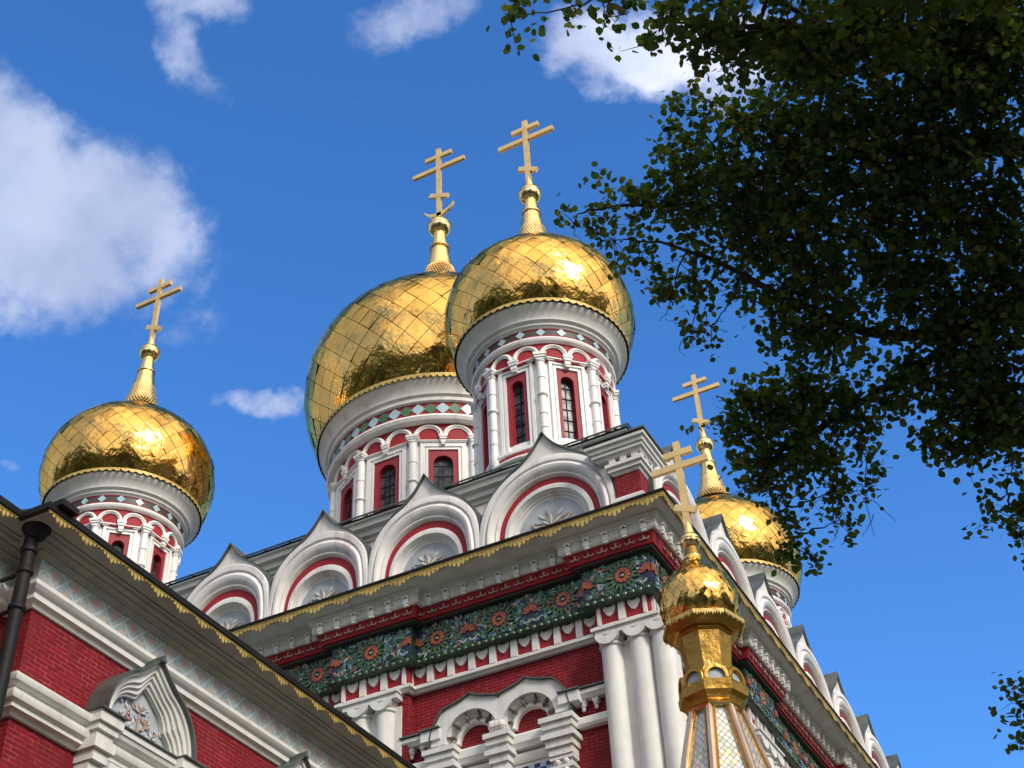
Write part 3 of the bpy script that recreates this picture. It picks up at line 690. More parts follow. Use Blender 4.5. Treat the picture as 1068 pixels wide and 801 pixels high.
    for s_ in (-1, 1):
        a0, a1 = (c+1.2, c+1.78) if s_ > 0 else (c-1.78, c-1.2)
        e.extr([(8.0, 13.5), (8.10, 13.5), (8.13, 13.54), (8.13, 13.62), (8.10, 13.66), (8.0, 13.68)], a0-.2*(s_ > 0), a1+.2*(s_ < 0))
        e.extr([(8.0, 13.94), (8.12, 13.94), (8.15, 13.98), (8.18, 14.0), (8.18, 14.06), (8.0, 14.07)], a0-.02, a1+.02)
        for q in (.15, .36): e.ball(a0+q, 8.06, 13.86, .05, 8); e.ball(a0+q, 8.06, 13.79, .035, 8); e.box(a0+q-.05, a0+q+.05, 8.0, 8.1, 13.88, 13.94)
        e.box(c+s_*1.19-.17, c+s_*1.19+.17, 8.0, 8.26, 13.88, 14.05)
    e.build('entablature', 'white', o)
    for s_ in (-1, 1):
        k = MB(T); a0, a1 = sorted((c+s_*1.2, c+s_*1.78)); k.box(a0, a1, 8.0, 8.215, 14.075, 14.095); a0, a1 = sorted((c+s_*1.02, c+s_*1.38)); k.box(a0, a1, 8, 8.3, 14.055, 14.080)
        k.build('ledge_capping', 'roof', o)
    w_ = MB(T, mats=['glass', 'white', 'darkblue', 'paleblue'])
    w_.mat(1).box(c-.8, c+.8, 8.0, 8.06, 13.05, 13.2)
    for i in range(16):
        for j in range(2):
            w_.mat(3 if (i+j) % 2 else 2).box(c-.78+i*.0975, c-.78+(i+1)*.0975, 8.06, 8.075, 13.0+j*.07-.0, 13.07+j*.07)
    for s_ in (-1, 1):
        u = c+s_*.4; w_.mat(1).box(u-.34, u-.26, 8, 8.07, 9.5, 12.95); w_.box(u+.26, u+.34, 8, 8.07, 9.5, 12.95); w_.box(u-.26, u+.26, 8, 8.07, 12.87, 12.95); w_.mat(0).box(u-.26, u+.26, 8, 8.02, 9.5, 12.87)
        w_.mat(2).box(u-.02+s_*.38, u+.02+s_*.38, 8.0, 8.08, 9.5, 13.0)
    w_.build('window', None, o)
window_surround(TA, 5.56); window_surround(TA, -5.56)
for c_ in (-5.6, -.5, 5.0, 10.0): window_surround(TBf, c_)

# ------------------------------------------------------------------ domed towers
PROF = [(.865, -.02), (.90, .05), (.955, .18), (.99, .34), (1.0, .47), (.99, .61), (.955, .76), (.89, .915), (.80, 1.04), (.68, 1.16), (.54, 1.265), (.40, 1.355), (.29, 1.44), (.20, 1.53), (.14, 1.63), (.11, 1.75)]
def spline(P, n):
    out = []
    for i in range(len(P)-1):
        p0, p1, p2, p3 = P[max(i-1, 0)], P[i], P[i+1], P[min(i+2, len(P)-1)]
        for k in range(n):
            t = k/n
            out.append(tuple(.5*((2*p1[a])+(-p0[a]+p2[a])*t+(2*p0[a]-5*p1[a]+4*p2[a]-p3[a])*t*t+(-p0[a]+3*p1[a]-3*p2[a]+p3[a])*t**3) for a in (0, 1)))
    out.append(P[-1]); return out
def dome_mesh(R, z0, NP, asp=1.12, seed=1, rmin=.20, tilt=.045, prof=PROF):
    sp = [(r*R, z0+z*R) for r, z in spline(prof, 12)]
    s = [0.]
    for a, b in zip(sp[:-1], sp[1:]): s.append(s[-1]+math.hypot(b[0]-a[0], b[1]-a[1])/max(.5*(a[0]+b[0]), 1e-3))
    S = np.array(s); Rr = np.array([p[0] for p in sp]); Zz = np.array([p[1] for p in sp])
    kmax = S[[i for i in range(len(sp)) if Rr[i] > rmin*R][-1]]
    rg = random.Random(seed); b = MB()
    dth = 2*PI/NP; ds = dth*asp
    G = 4
    def surf(th, ss):
        ss = min(max(ss, 0.), S[-1]); r = float(np.interp(ss, S, Rr)); z = float(np.interp(ss, S, Zz)); e = .01
        r2 = float(np.interp(ss+e, S, Rr)); z2 = float(np.interp(ss+e, S, Zz)); r1 = float(np.interp(ss-e, S, Rr)); z1 = float(np.interp(ss-e, S, Zz))
        tr, tz = r2-r1, z2-z1; l = math.hypot(tr, tz) or 1; nr, nz = tz/l, -tr/l
        return r, z, nr, nz
    rows = int(kmax/(ds/2))+1
    for i in range(0, rows+1):
        for j in range(NP):
            th0 = (j+.5*(i % 2))*dth; sc = i*ds/2
            t1, t2 = rg.gauss(0, 1)*tilt, rg.gauss(0, 1)*tilt; pil = rg.uniform(.0, .012)
            vs = []; ok = True
            for a in range(G+1):
                for c in range(G+1):
                    p, q = (a/G-.5)*.958, (c/G-.5)*.958     # diamond axes
                    du_, dv_ = (p-q), (p+q)
                    th = th0+du_*dth/2; ss = sc+dv_*ds/2
                    ss = max(ss, 0.)
                    r, z, nr, nz = surf(th, ss); w_ = r*dth
                    off = R*.002+w_*(t1*(du_)+t2*(dv_))*.5+w_*pil*(1-4*p*p)*(1-4*q*q)*2
                    off = max(off, .0015*R)
                    vs.append(((r+nr*off)*math.cos(th), (r+nr*off)*math.sin(th), z+nz*off))
            if sc-ds/2 > kmax: continue
            fs = [(a*(G+1)+c, (a+1)*(G+1)+c, (a+1)*(G+1)+c+1, a*(G+1)+c+1) for a in range(G) for c in range(G)]
            b.add(vs, fs)
    b.mi = 1; b.lathe([(p[0]*.9985, p[1]) for p in sp], n=96, cap=False)
    b.mats = ['gold', 'seam']
    return b, sp
def cross_mesh(z0, z1, hs, crescent=None, th=.042, wd=.063):
    # z0 bottom, z1 top, hs = [(z, half length, slant)]
    b = MB(); t = th
    n = 6
    b.box(-wd, wd, -t, t, z0, z1)
    for z, hl, sl in hs:
        c, s = math.cos(sl), math.sin(sl); vs = []
        for y in (-t-.003, t+.003):
            for x, w_ in ((-hl, -wd), (hl, -wd), (hl, wd), (-hl, wd)): vs.append((x*c-w_*s, y, z+x*s+w_*c))
        b.add(vs, [(0, 1, 2, 3), (7, 6, 5, 4), (0, 4, 5, 1), (1, 5, 6, 2), (2, 6, 7, 3), (3, 7, 4, 0)])
    if crescent:
        zc, R = crescent; vs = []; K = 20
        for i in range(K+1):
            a = math.radians(195+150*i/K); w_ = .085*R/.4*(1-abs(2*i/K-1)**1.6)+.01
            for y in (-t, t): vs += [(R*math.cos(a), y, zc+R*math.sin(a)), ((R-w_)*math.cos(a), y, zc+(R-w_)*math.sin(a)+w_*.2)]
        fs = []
        for i in range(K):
            a, c = i*4, i*4+4
            fs += [(a, a+1, c+1, c), (a+2, c+2, c+3, a+3), (a, c, c+2, a+2), (a+1, a+3, c+3, c+1)]
        fs += [(0, 2, 3, 1), (K*4, K*4+1, K*4+3, K*4+2)]; b.add(vs, fs)
    return b
def neck_parts(dome, pts, zb, rb, collar, n=32):
    """pts: (r,z) of the fluted neck, zb,rb: ball"""
    b = MB(); b.lathe(pts, n=n); b.ring([(collar[1], collar[0]-.03), (collar[1]+.03, collar[0]-.015), (collar[1]+.03, collar[0]+.015), (collar[1], collar[0]+.03)], 32); b.build('neck', 'gold_s', dome)
    b = MB(); b.ball(0, 0, zb, rb, 28, sz=.95); b.ring([(rb*.97, zb-.015), (rb*1.03, zb), (rb*.97, zb+.015)], 32); b.build('finial_ball', 'gold_s', dome)
def scales(dome, r0, z0, r1, z1, rows, n):
    b = MB()
    for i in range(rows):
        t = i/rows; rr = r0+(r1-r0)*(t**.45); z = z0+(z1-z0)*t; h_ = (z1-z0)/rows*1.7
        for j in range(n):
            a = 2*PI*(j+.5*(i % 2))/n; w_ = PI/n*.95
            rn = r0+(r1-r0)*((min(1, (i+1.5)/rows))**.45)
            b.add([(rr*1.0*math.cos(a-w_)+0, rr*math.sin(a-w_), z+h_*.35), (rr*1.10*math.cos(a), rr*1.10*math.sin(a), z), (rr*math.cos(a+w_), rr*math.sin(a+w_), z+h_*.35), (rn*1.02*math.cos(a+w_*.6), rn*1.02*math.sin(a+w_*.6), z+h_), (rn*1.02*math.cos(a-w_*.6), rn*1.02*math.sin(a-w_*.6), z+h_)], [(0, 1, 2, 3, 4)])
    b.build('neck_scales', 'gold_neck', dome, recalc=False, smooth=False)

def make_drum(N_, R, Z, ph, big=False):
    """Z: dict of strata heights; ph: azimuth of first window"""
    loc = empty('tmp'); bpy.data.objects.remove(loc)
    k = R/1.40 if not big else 1.0
    apo = R*math.cos(PI/N_)
    core = MB()
    core.lathe([(R*.97, Z['base']), (R*.97, Z['sill']+.06), (apo-.3, Z['sill']+.07), (apo-.3, Z['spring']-.1), (R*.9, Z['spring']-.09), (R*.9, Z['archt'])], n=N_*4)
    core.ring([(R*.8, Z['sill']-.02), (R*1.03, Z['sill']-.02), (R*1.055, Z['sill']+.02), (R*1.055, Z['sill']+.08), (R*1.01, Z['sill']+.12), (R*.8, Z['sill']+.12)], N_, ph+PI/N_)
    core.ring([(R*.8, Z['base']), (R*1.02, Z['base']), (R*1.02, Z['sill']-.22), (R*1.05, Z['sill']-.2), (R*1.05, Z['sill']-.16), (R*.8, Z['sill']-.14)], N_*4, ph+PI/N_)
    drum = core.build('drum', 'white_clean', church)
    s_ = MB(); s_.ring([(R*.85, Z['sill']-.16), (R*.99, Z['sill']-.16), (R*.99, Z['sill']-.02), (R*.85, Z['sill']-.02)], N_*4); s_.build('red_band', 'red', drum)
    # cylinder band above the arches
    s_ = MB(); s_.ring([(R*.85, Z['spring']-.12), (R*.985, Z['spring']-.12), (R*.985, Z['archt']+.02), (R*.85, Z['archt']+.02)], N_*8); s_.build('red_band', 'red', drum)
    s_ = MB(); t0, t1 = Z['archt'], Z['diab']
    s_.ring([(R*.9, t0), (R*1.015, t0), (R*1.05, t0+.02*1), (R*1.065, (t0+t1)/2), (R*1.05, t1-.02), (R*1.02, t1), (R*.9, t1)], N_*8); s_.build('torus_moulding', 'white_clean', drum)
    s_ = MB(); s_.ring([(R*.9, Z['diab']), (R*1.03, Z['diab']), (R*1.03, Z['diat']), (R*.9, Z['diat'])], N_*8); DB = s_; DB.mats = ['red' if big else 'taupe', 'paleblue', 'midgreen']
    # diamonds set on the band
    nd = 30 if big else 22; hh = (Z['diat']-Z['diab'])/2
    for q in range(2 if big else 1):
        dm = MB()
        for i in range(nd):
            a = 2*PI*(i+.5*q)/nd; hw = hh*.98; ct, st = math.cos(a), math.sin(a)
            def P(u, w_, z): return (ct*w_-st*u, st*w_+ct*u, z)
            zc = (Z['diat']+Z['diab'])/2; w0 = R*1.03
            dm.add([P(-hw, w0-.002, zc), P(0, w0+.002, zc-hh*.96), P(hw, w0-.002, zc), P(0, w0+.002, zc+hh*.96), P(-hw, w0+.016, zc), P(0, w0+.018, zc-hh*.96), P(hw, w0+.016, zc), P(0, w0+.018, zc+hh*.96)], [(0, 1, 2, 3), (4, 7, 6, 5), (0, 4, 5, 1), (1, 5, 6, 2), (2, 6, 7, 3), (3, 7, 4, 0)])
        DB.join(dm, 1+q)
    DB.build('diamond_band', None, drum)
    if not big:
        rb_ = MB()
        for z_ in (Z['diab']+.012, Z['diat']-.012): rb_.ring([(R*1.02, z_-.012), (R*1.037, z_-.012), (R*1.037, z_+.012), (R*1.02, z_+.012)], N_*8)
        rb_.build('red_fillet', 'red', drum)
    # flared cornice up to the eave
    s_ = MB(); c0, c1, re = Z['diat'], Z['eave'], Z['re']
    dr_ = re-R*1.03
    s_.ring([(R*.9, c0), (R*1.045, c0), (R*1.06, c0+.03), (R*1.03+dr_*.22, c0+.05), (R*1.03+dr_*.24, c0+(c1-c0)*.22), (R*1.03+dr_*.42, c0+(c1-c0)*.30), (R*1.03+dr_*.46, c0+(c1-c0)*.48), (R*1.03+dr_*.70, c0+(c1-c0)*.70), (R*1.03+dr_*.92, c0+(c1-c0)*.86), (re-.02, c0+(c1-c0)*.9), (re-.02, c1-.01), (R*.9, c1-.01)], N_*8); s_.build('cornice', 'white', drum)
    s_ = MB(); s_.ring([(R*.9, c1-.012), (re+.012, c1-.012), (re+.02, c1+.0), (re+.02, c1+.045), (R*.9, c1+.06)], N_*8); s_.build('eaves_rim', 'gutter', drum)
    lc = MB(); nl = int(2*PI*re/.16)
    for i in range(nl):
        a0 = 2*PI*i/nl; da = 2*PI/nl; zt, hgt = c1+.05, .095 if not big else .14; rr = re+.022
        pr = [(0, 0), (1, 0), (1, .45), (.78, .8), (.5, 1.), (.22, .8), (0, .45)]
        lc.add([((rr+dd)*math.cos(a0+da*p), (rr+dd)*math.sin(a0+da*p), zt-hgt*q_) for dd in (0, .01) for p, q_ in pr], [tuple(range(7)), tuple(range(13, 6, -1))]+[(j, j+7, (j+1) % 7+7, (j+1) % 7) for j in range(7)])
    lc.build('gold_lace_trim', 'gold_lace', drum, smooth=False)
    # arcade of small arches: two per bay
    ar = MB(); na = 2*N_
    for i in range(na):
        a = ph+PI/N_/1+2*PI*(i+.5)/na; ct, st = math.cos(a), math.sin(a); ra = R*math.tan(PI/na)
        ar.T = lambda u, w_, z, ct=ct, st=st: (ct*w_-st*u, st*w_+ct*u, z)
        w0 = R*.985*math.cos(PI/na)
        t_ = ra*.30
        pf = [(ra*1.0, w0-.03), (ra*1.0, w0+.055)]+[(ra-t_*(.15+.7*x), w0+.055+t_*.35*math.sin(PI*x)) for x in (0, .25, .5, .75, 1)]+[(ra-t_, w0+.055), (ra-t_, w0-.03)]
        ar.arc(0, Z['spring'], pf, 0, 180, 14)
    ar.T = None; ar.build('arcade', 'white_clean', drum)
    col0 = win0 = None
    for i in range(N_):
        a = 2*PI*i/N_
        if i == 0:
            # column between bays (built at azimuth ph+PI/N)
            cb_ = MB(); aa = ph+PI/N_; rc = R*1.0; cxx, cyy = rc*math.cos(aa), rc*math.sin(aa)
            z0_, z1_ = Z['sill']+.1, Z['spring']; H = z1_-z0_; r0 = Z['rc']
            pf = [(r0, z0_-.02)]
            for c_ in (.14, .30, .52, .72):
                zz = z0_+H*c_; e_ = .5 if c_ != .52 else 1.3
                pf += [(r0, zz-.03*e_), (r0*1.0+.022*e_, zz-.018*e_), (r0+.03*e_, zz), (r0+.022*e_, zz+.018*e_), (r0, zz+.03*e_)]
            pf += [(r0, z1_-.2), (r0+.02, z1_-.18), (r0+.02, z1_-.16), (r0, z1_-.14)]
            cb_.lathe(pf, cxx, cyy, 16)
            ct, st = math.cos(aa), math.sin(aa)
            cb_.T = lambda u, w_, z: (ct*w_-st*u, st*w_+ct*u, z)
            for z0q, z1q, hw in ((z1_-.14, z1_-.10, r0+.01), (z1_-.10, z1_-.05, r0+.035), (z1_-.05, z1_+.01, r0+.055)): cb_.box(-hw, hw, R*.9, rc+hw*.9, z0q, z1q)
            cb_.T = None
            # hanging base below sill
            cb_.lathe([(.01, Z['sill']-.26), (.05, Z['sill']-.22), (.06, Z['sill']-.15), (r0+.02, Z['sill']-.1), (r0+.03, Z['sill']+.1)], cxx, cyy, 14)
            col0 = cb_.build('column', 'white_clean', drum)
            wb = MB(); ct2, st2 = math.cos(ph), math.sin(ph)
            TT = lambda u, w_, z: (ct2*w_-st2*u, st2*w_+ct2*u, z)
            wb.T = TT
            hwB = apo*math.tan(PI/N_); F = apo
            ri, ro, wo_ = Z['gw'], Z['rw'], Z['ww']
            zb, zt = Z['winb'], Z['wint']
            ztr = zt+.16
            # wall plate of the bay around the red frame
            wb.box(-hwB, -ro, F-.25, F-.03, Z['sill']+.1, Z['spring']-.06); wb.box(ro, hwB, F-.25, F-.03, Z['sill']+.1, Z['spring']-.06)
            wb.box(-ro, ro, F-.25, F-.03, ztr, Z['spring']-.06); wb.box(-ro, ro, F-.25, F-.03, Z['sill']+.1, zb)
            # stepped white architrave
            for e0, e1, dd in ((ro, ro+.05, .02), (ro+.05, ro+.085, -.005), (ro+.085, wo_, .035)):
                for sg in (-1, 1):
                    x0, x1 = sorted((sg*e0, sg*e1)); wb.box(x0, x1, F-.04, F+dd, Z['sill']+.1, ztr+(e1-ro))
                wb.box(-e0, e0, F-.04, F+dd, ztr+(e0-ro), ztr+(e1-ro))
            zz = ztr+(wo_-ro)
            wb.box(-wo_-.03, wo_+.03, F-.04, F+.06, zz, zz+.03); wb.box(-wo_-.05, wo_+.05, F-.04, F+.085, zz+.03, zz+.055)
            # corbel taking the arches over the window
            zs = Z['spring']
            for z0q, z1q, hw in ((zs-.05, zs+.01, .10), (zs-.11, zs-.05, .085), (zs-.20, zs-.11, .06), (zs-.25, zs-.20, .045)): wb.box(-hw, hw, F-.05, F+.06+hw*.9, z0q, z1q)
            win0 = wb.build('window', 'white_clean', drum)
            rd = MB(); rd.T = TT
            nA = 12; inn = [(ri*math.cos(PI*j/nA), zt-ri+ri*math.sin(PI*j/nA)) for j in range(nA+1)]
            poly = [(ro, zb), (ro, ztr), (0, ztr)]
            rd.box(ri, ro, F-.2, F-.015, zb, zt-ri); rd.box(-ro, -ri, F-.2, F-.015, zb, zt-ri)
            for j in range(nA):
                x1, z1q = inn[j]; x2, z2q = inn[j+1]
                def outp(x, z):
                    dx, dz = x, z-(zt-ri); l = math.hypot(dx, dz); t1 = ro/abs(dx)*1. if abs(dx) > 1e-6 else 9e9; t2 = (ztr-(zt-ri))/dz if dz > 1e-6 else 9e9; t_ = min(t1, t2); return (dx*t_, zt-ri+dz*t_)
                rd.prism([(x1, z1q), outp(x1, z1q), outp(x2, z2q), (x2, z2q)], F-.2, F-.015)
            rd.prism([(ro, zt-ri), (ro, ztr), outp(*inn[1])] if False else [(ro-.002, ztr-.002), outp(inn[5][0], inn[5][1]), outp(inn[1][0], inn[1][1])], F-.2, F-.0155)
            rd.prism([(-ro+.002, ztr-.002), outp(inn[7][0], inn[7][1]), outp(inn[11][0], inn[11][1])], F-.2, F-.0155)
            rd_o = rd.build('red_window_frame', 'brick_red', drum, sharp=20)
            gl = MB(mats=['glass', 'gutter']); gl.T = TT
            gl.prism([(ri, zb), ]+inn+[(-ri, zb)], F-.19, F-.15)
            gl.mat(1); nb = 5 if not big else 6
            for j in range(1, nb+1): z_ = zb+(zt-zb-.08)*j/(nb+.5); gl.box(-ri, ri, F-.15, F-.135, z_-.008, z_+.008)
            gl.box(-.007, .007, F-.15, F-.13, zb, zt-.01)
            if big:
                for q in (-.5, .5): gl.box(ri*q-.005, ri*q+.005, F-.15, F-.137, zb, zt-.12)
            gl_o = gl.build('window_pane', None, drum)
        else:
            for src in (col0, win0, rd_o, gl_o): copy_tree(src, drum, rz=a)
    return drum
M['brick_red'] = paint('rough_red_plaster', (.36, .015, .03), (.20, .01, .02), .6, None, 14, .9)
ZS = dict(base=18.6, sill=19.98, winb=20.25, wint=21.78, spring=22.20, archt=22.53, diab=22.66, diat=22.86, eave=23.30, re=1.80, rc=.075, gw=.135, rw=.225, ww=.37)
ZM = dict(base=18.9, sill=22.15, winb=22.45, wint=24.50, spring=25.02, archt=25.42, diab=25.62, diat=25.98, eave=26.58, re=3.24, rc=.10, gw=.235, rw=.36, ww=.55)
def make_dome(R, z0, NP, ball, neck_r, big=False, seed=1, prof=PROF):
    b, sp = dome_mesh(R, z0, NP, seed=seed, prof=prof, rmin=.17)
    d = b.build('dome', None, church, recalc=False, sharp=50)
    return d, sp
# small tower
drum = make_drum(8, 1.40, ZS, math.radians(-90)); drum.location = Vector((5.5, -5.5, 0))*SC
dome, sp = make_dome(2.02, 23.32, 30, None, None, seed=3)
neck_parts(dome, [(.42, 26.6), (.33, 26.95), (.27, 27.25), (.215, 27.6), (.19, 27.78), (.15, 28.05), (.14, 28.2)], 28.38, .265, (27.72, .195))
scales(dome, .66, 26.22, .26, 27.2, 13, 34)
cr = cross_mesh(28.72, 31.02, [(30.36, .73, 0), (30.74, .36, 0), (29.26, .26, -.5)])
cr.lathe([(.12, 28.55), (.085, 28.75), (.04, 29.0)], n=12); cr.build('cross', 'gold_cross', dome)
dome.location = Vector((5.5, -5.5, 0))*SC
for (x, y) in ((-5.5, -5.5), (5.5, 5.5), (-5.5, 5.5)):
    copy_tree(drum, church, loc=(x, y, 0)); copy_tree(dome, church, loc=(x, y, 0))
drum = make_drum(12, 2.80, ZM, math.radians(-90), True)
dome, sp = make_dome(3.67, 26.6, 36, None, None, seed=11)
neck_parts(dome, [(.62, 32.3), (.50, 32.9), (.40, 33.4), (.31, 33.9), (.265, 34.25), (.20, 34.7), (.19, 34.9)], 35.21, .36, (34.28, .28))
scales(dome, 1.12, 31.75, .40, 33.35, 15, 40)
cr = cross_mesh(35.5, 38.82, [(37.92, .93, 0), (38.47, .47, 0), (36.62, .35, -.42)], (36.24, .53), .045, .078)
cr.lathe([(.12, 35.42), (.07, 35.6), (.05, 35.7)], n=12); cr.build('cross', 'gold_cross', dome)

# ------------------------------------------------------------------ wing in front (lower block with its eave above the viewer)
WX = 4.1
def wpath(o): return [(-WX, -8.2), (-WX, -16.35), (-WX+.38, -16.35), (-WX+.38, -20.0), (WX-.38, -20.0), (WX-.38, -16.35), (WX, -16.35), (WX, -8.2)]
WP = wpath(0)
def sww(name, m, prof, **k): b = MB(); b.sweep(WP, prof, closed=False); return b.build(name, m, church, **k)
sww('wing_wall', 'brick', [(0, GZ), (0, 12.2), (-.5, 12.2), (-.5, GZ)])
sww('wing_ledge', 'white', [(-.1, 12.14), (.03, 12.14), (.05, 12.18), (.10, 12.20), (.10, 12.27), (.14, 12.29), (.17, 12.33), (.17, 12.37), (.13, 12.41), (.05, 12.42), (-.1, 12.42)])
sww('tile_frieze', 'tiles', [(-.1, 12.42), (.04, 12.42), (.04, 12.76), (-.1, 12.76)])
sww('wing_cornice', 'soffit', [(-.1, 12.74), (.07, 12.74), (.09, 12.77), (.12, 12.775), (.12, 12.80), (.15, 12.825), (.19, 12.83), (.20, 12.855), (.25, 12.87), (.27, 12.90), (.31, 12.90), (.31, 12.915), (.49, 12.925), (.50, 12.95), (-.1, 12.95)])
sww('wing_string_course', 'white', [(-.1, 10.86), (.04, 10.86), (.06, 10.90), (.12, 10.91), (.12, 10.96), (.17, 10.98), (.19, 11.02), (.19, 11.06), (.14, 11.08), (.14, 11.12), (.22, 11.14), (.24, 11.18), (.24, 11.21), (.12, 11.25), (-.1, 11.27)])
b = MB(); b.sweep(WP, [(.3, 12.952), (.515, 12.94), (.54, 12.955), (.545, 13.02), (.52, 13.05), (.3, 13.04)], closed=False); b.build('wing_gutter', 'gutter', church)
def TW(u, d, z): return (d, u, z)
lace(TW, -16.86, -8.95, WX+.50, 12.985, 'gold_lace_trim', church, per=.42, h0=.045, amp=.105)
lace(TW, -20.5, -16.92, WX-.38+.50, 12.985, 'gold_lace_trim', church, per=.42, h0=.045, amp=.105)
b = MB()   # wing roof
b.add([(-4.6, -20.45, 13.03), (4.2, -20.45, 13.03), (4.2, -16.8, 13.03), (4.58, -16.8, 13.03), (4.58, -8.05, 13.03), (-4.58, -8.05, 13.03), (0, -17, 14.2), (0, -8.05, 14.2)], [(0, 1, 6), (1, 2, 6), (2, 3, 6), (3, 4, 7, 6), (5, 0, 6, 7)])
b.build('wing_roof', 'roof', church, recalc=False, smooth=False)
b = MB(); px_, py_ = WX+.12, -16.66   # downpipe with hopper
b.lathe([(.075, GZ), (.075, 12.62), (.095, 12.63), (.095, 12.68), (.075, 12.70), (.075, 12.84)], px_, py_, 16)
b.lathe([(.075, 12.80), (.16, 12.90), (.165, 12.96), (.185, 12.97), (.185, 13.05), (.165, 13.06)], px_+.05, py_, 20)
for z in (11.9, 12.35): b.lathe([(.08, z), (.095, z+.02), (.095, z+.06), (.08, z+.08)], px_, py_, 16); b.box(WX-.4, px_, py_-.02, py_+.02, z+.02, z+.05)
b.tube([(px_+.05, py_, 13.0), (WX+.5, py_, 13.0)], .05, 8); b.box(px_-.1, WX+.62, py_-.13, py_+.13, 13.03, 13.10)
b.build('downpipe', 'gutter', church)

def lobed(R, ap, n=60, lobes=3, depth=.07, squash=1.):
    """arch outline with ogee tip and small cusps"""
    pts = []
    for i in range(n+1):
        t = i/n; a = PI*t; e = abs(math.sin(a*lobes-0))**.8
        tip = max(0, 1-abs(a-PI/2)/.42)**1.7
        r = R*(1-depth*(1-abs(math.sin(a*(lobes+.5)-PI*.25*0)))*(1 if lobes else 0))
        pts.append((r*math.cos(a), r*math.sin(a)*squash+ap*tip))
    return pts
def wing_hood(yc):
    T = TW; zb = 11.26
    def outl(R, ap, lob, n=64):
        P = []
        for i in range(n+1):
            a = PI*i/n; tip = max(0, 1-abs(a-PI/2)/.42)**1.5
            cusp = 1-lob*(1-abs(math.cos(2.5*a))) if lob else 1
            P.append((R*cusp*math.cos(a)*1.0, R*cusp*math.sin(a)*1.06+ap*.78*tip))
        return P
    def strip(b, A, B, d0, d1):
        for i in range(len(A)-1): b.prism([(yc+A[i][0], zb+A[i][1]), (yc+B[i][0], zb+B[i][1]), (yc+B[i+1][0], zb+B[i+1][1]), (yc+A[i+1][0], zb+A[i+1][1])], d0, d1)
    L_ = [outl(.76, .25, 0), outl(.715, .235, 0), outl(.675, .22, .06), outl(.635, .20, .09), outl(.595, .18, .13), outl(.565, .165, .15), outl(.55, .16, .15)]
    b = MB(T)
    strip(b, L_[1], L_[0], WX, WX+.27); strip(b, L_[2], L_[1], WX, WX+.235); strip(b, L_[3], L_[2], WX, WX+.20); strip(b, L_[4], L_[3], WX, WX+.165); strip(b, L_[5], L_[4], WX, WX+.13)
    o = b.build('wing_window_hood', 'white', church, sharp=50)
    c = MB(T); O2 = [(x*1.03, z*1.015+.012) for x, z in L_[0]]; strip(c, L_[0], O2, WX, WX+.33); c.prism([(yc-.05, zb+.985), (yc+.05, zb+.985), (yc, zb+1.07)], WX, WX+.35); c.build('hood_capping', 'roof', o)
    p = MB(T, mats=['lilac', 'tan', 'cream', 'medal']); p.mat(3).prism([(yc+x*1.01, zb+z*1.01-.02) for x, z in L_[5]], WX, WX+.06)
    rg = random.Random(4)
    def lf(x, z, a, l, wd, mi, th):
        ca, sa = math.cos(a), math.sin(a); p.mat(mi).prism([(x+ca*l*s_-sa*wd*t_, z+sa*l*s_+ca*wd*t_) for s_, t_ in ((0, 0), (.3, .6), (.6, 1), (.9, .5), (1, 0), (.9, -.5), (.6, -1), (.3, -.6))], WX+.055, WX+.06+th)
    p.mat(1).prism([(yc-.02, zb), (yc+.02, zb), (yc+.012, zb+.42), (yc-.012, zb+.42)], WX+.05, WX+.08)
    for sg in (-1, 1):
        for (x, z, r, mi) in ((.13, .14, .075, 0), (.28, .10, .07, 1), (.16, .32, .065, 1), (.30, .26, .06, 0), (.09, .46, .05, 0)):
            p.mat(mi).arc(yc+sg*x, zb+z, [(r, WX+.055), (r*.62, WX+.055), (r*.62, WX+.08), (r, WX+.08)], 40, 340, 12)
            for k in range(3): lf(yc+sg*x, zb+z, k*2.1+x*7, r*.85, r*.25, (2, 1, 0)[k], .03)
        for k in range(16): lf(yc+sg*rg.uniform(.03, .42), zb+rg.uniform(.04, .5), rg.uniform(0, 6.28), .08, .022, rg.choice([0, 1, 2]), .018+.01*rg.random())
    for k in range(5): lf(yc, zb+.40, math.radians(30+30*k), .12, .025, 1 if k % 2 else 2, .03)
    p.build('painted_relief_panel', None, o, smooth=False)
    e = MB(T)     # projecting capitals and sill cornice below the hood
    for u in (yc-.70, yc+.70):
        for z0, z1, w_, dd in ((11.14, 11.26, .19, .36), (11.06, 11.14, .16, .32), (10.98, 11.06, .13, .28), (10.86, 10.98, .16, .31), (10.74, 10.86, .12, .26)):
            e.box(u-w_, u+w_, WX, WX+dd, z0, z1)
        e.box(u-.10, u+.10, WX, WX+.2, 8.5, 10.74)
    e.box(yc-.6, yc+.6, WX, WX+.26, 11.19, 11.262)
    e.box(yc-.6, yc+.6, WX, WX+.17, 10.70, 10.86)
    e.build('hood_base_cornice', 'white', o)
    e = MB(T); e.box(yc-.92, yc-.5, WX, WX+.40, 11.262, 11.28); e.box(yc+.5, yc+.92, WX, WX+.40, 11.262, 11.28); e.box(yc-.55, yc+.55, WX, WX+.29, 11.263, 11.277); e.build('ledge_capping', 'roof', o)
    e = MB(T); e.box(yc-.5, yc+.5, WX, WX+.02, 8.6, 10.70); e.build('window_pane', 'glass', o)
for yc in (-14.55, -11.6): wing_hood(yc)

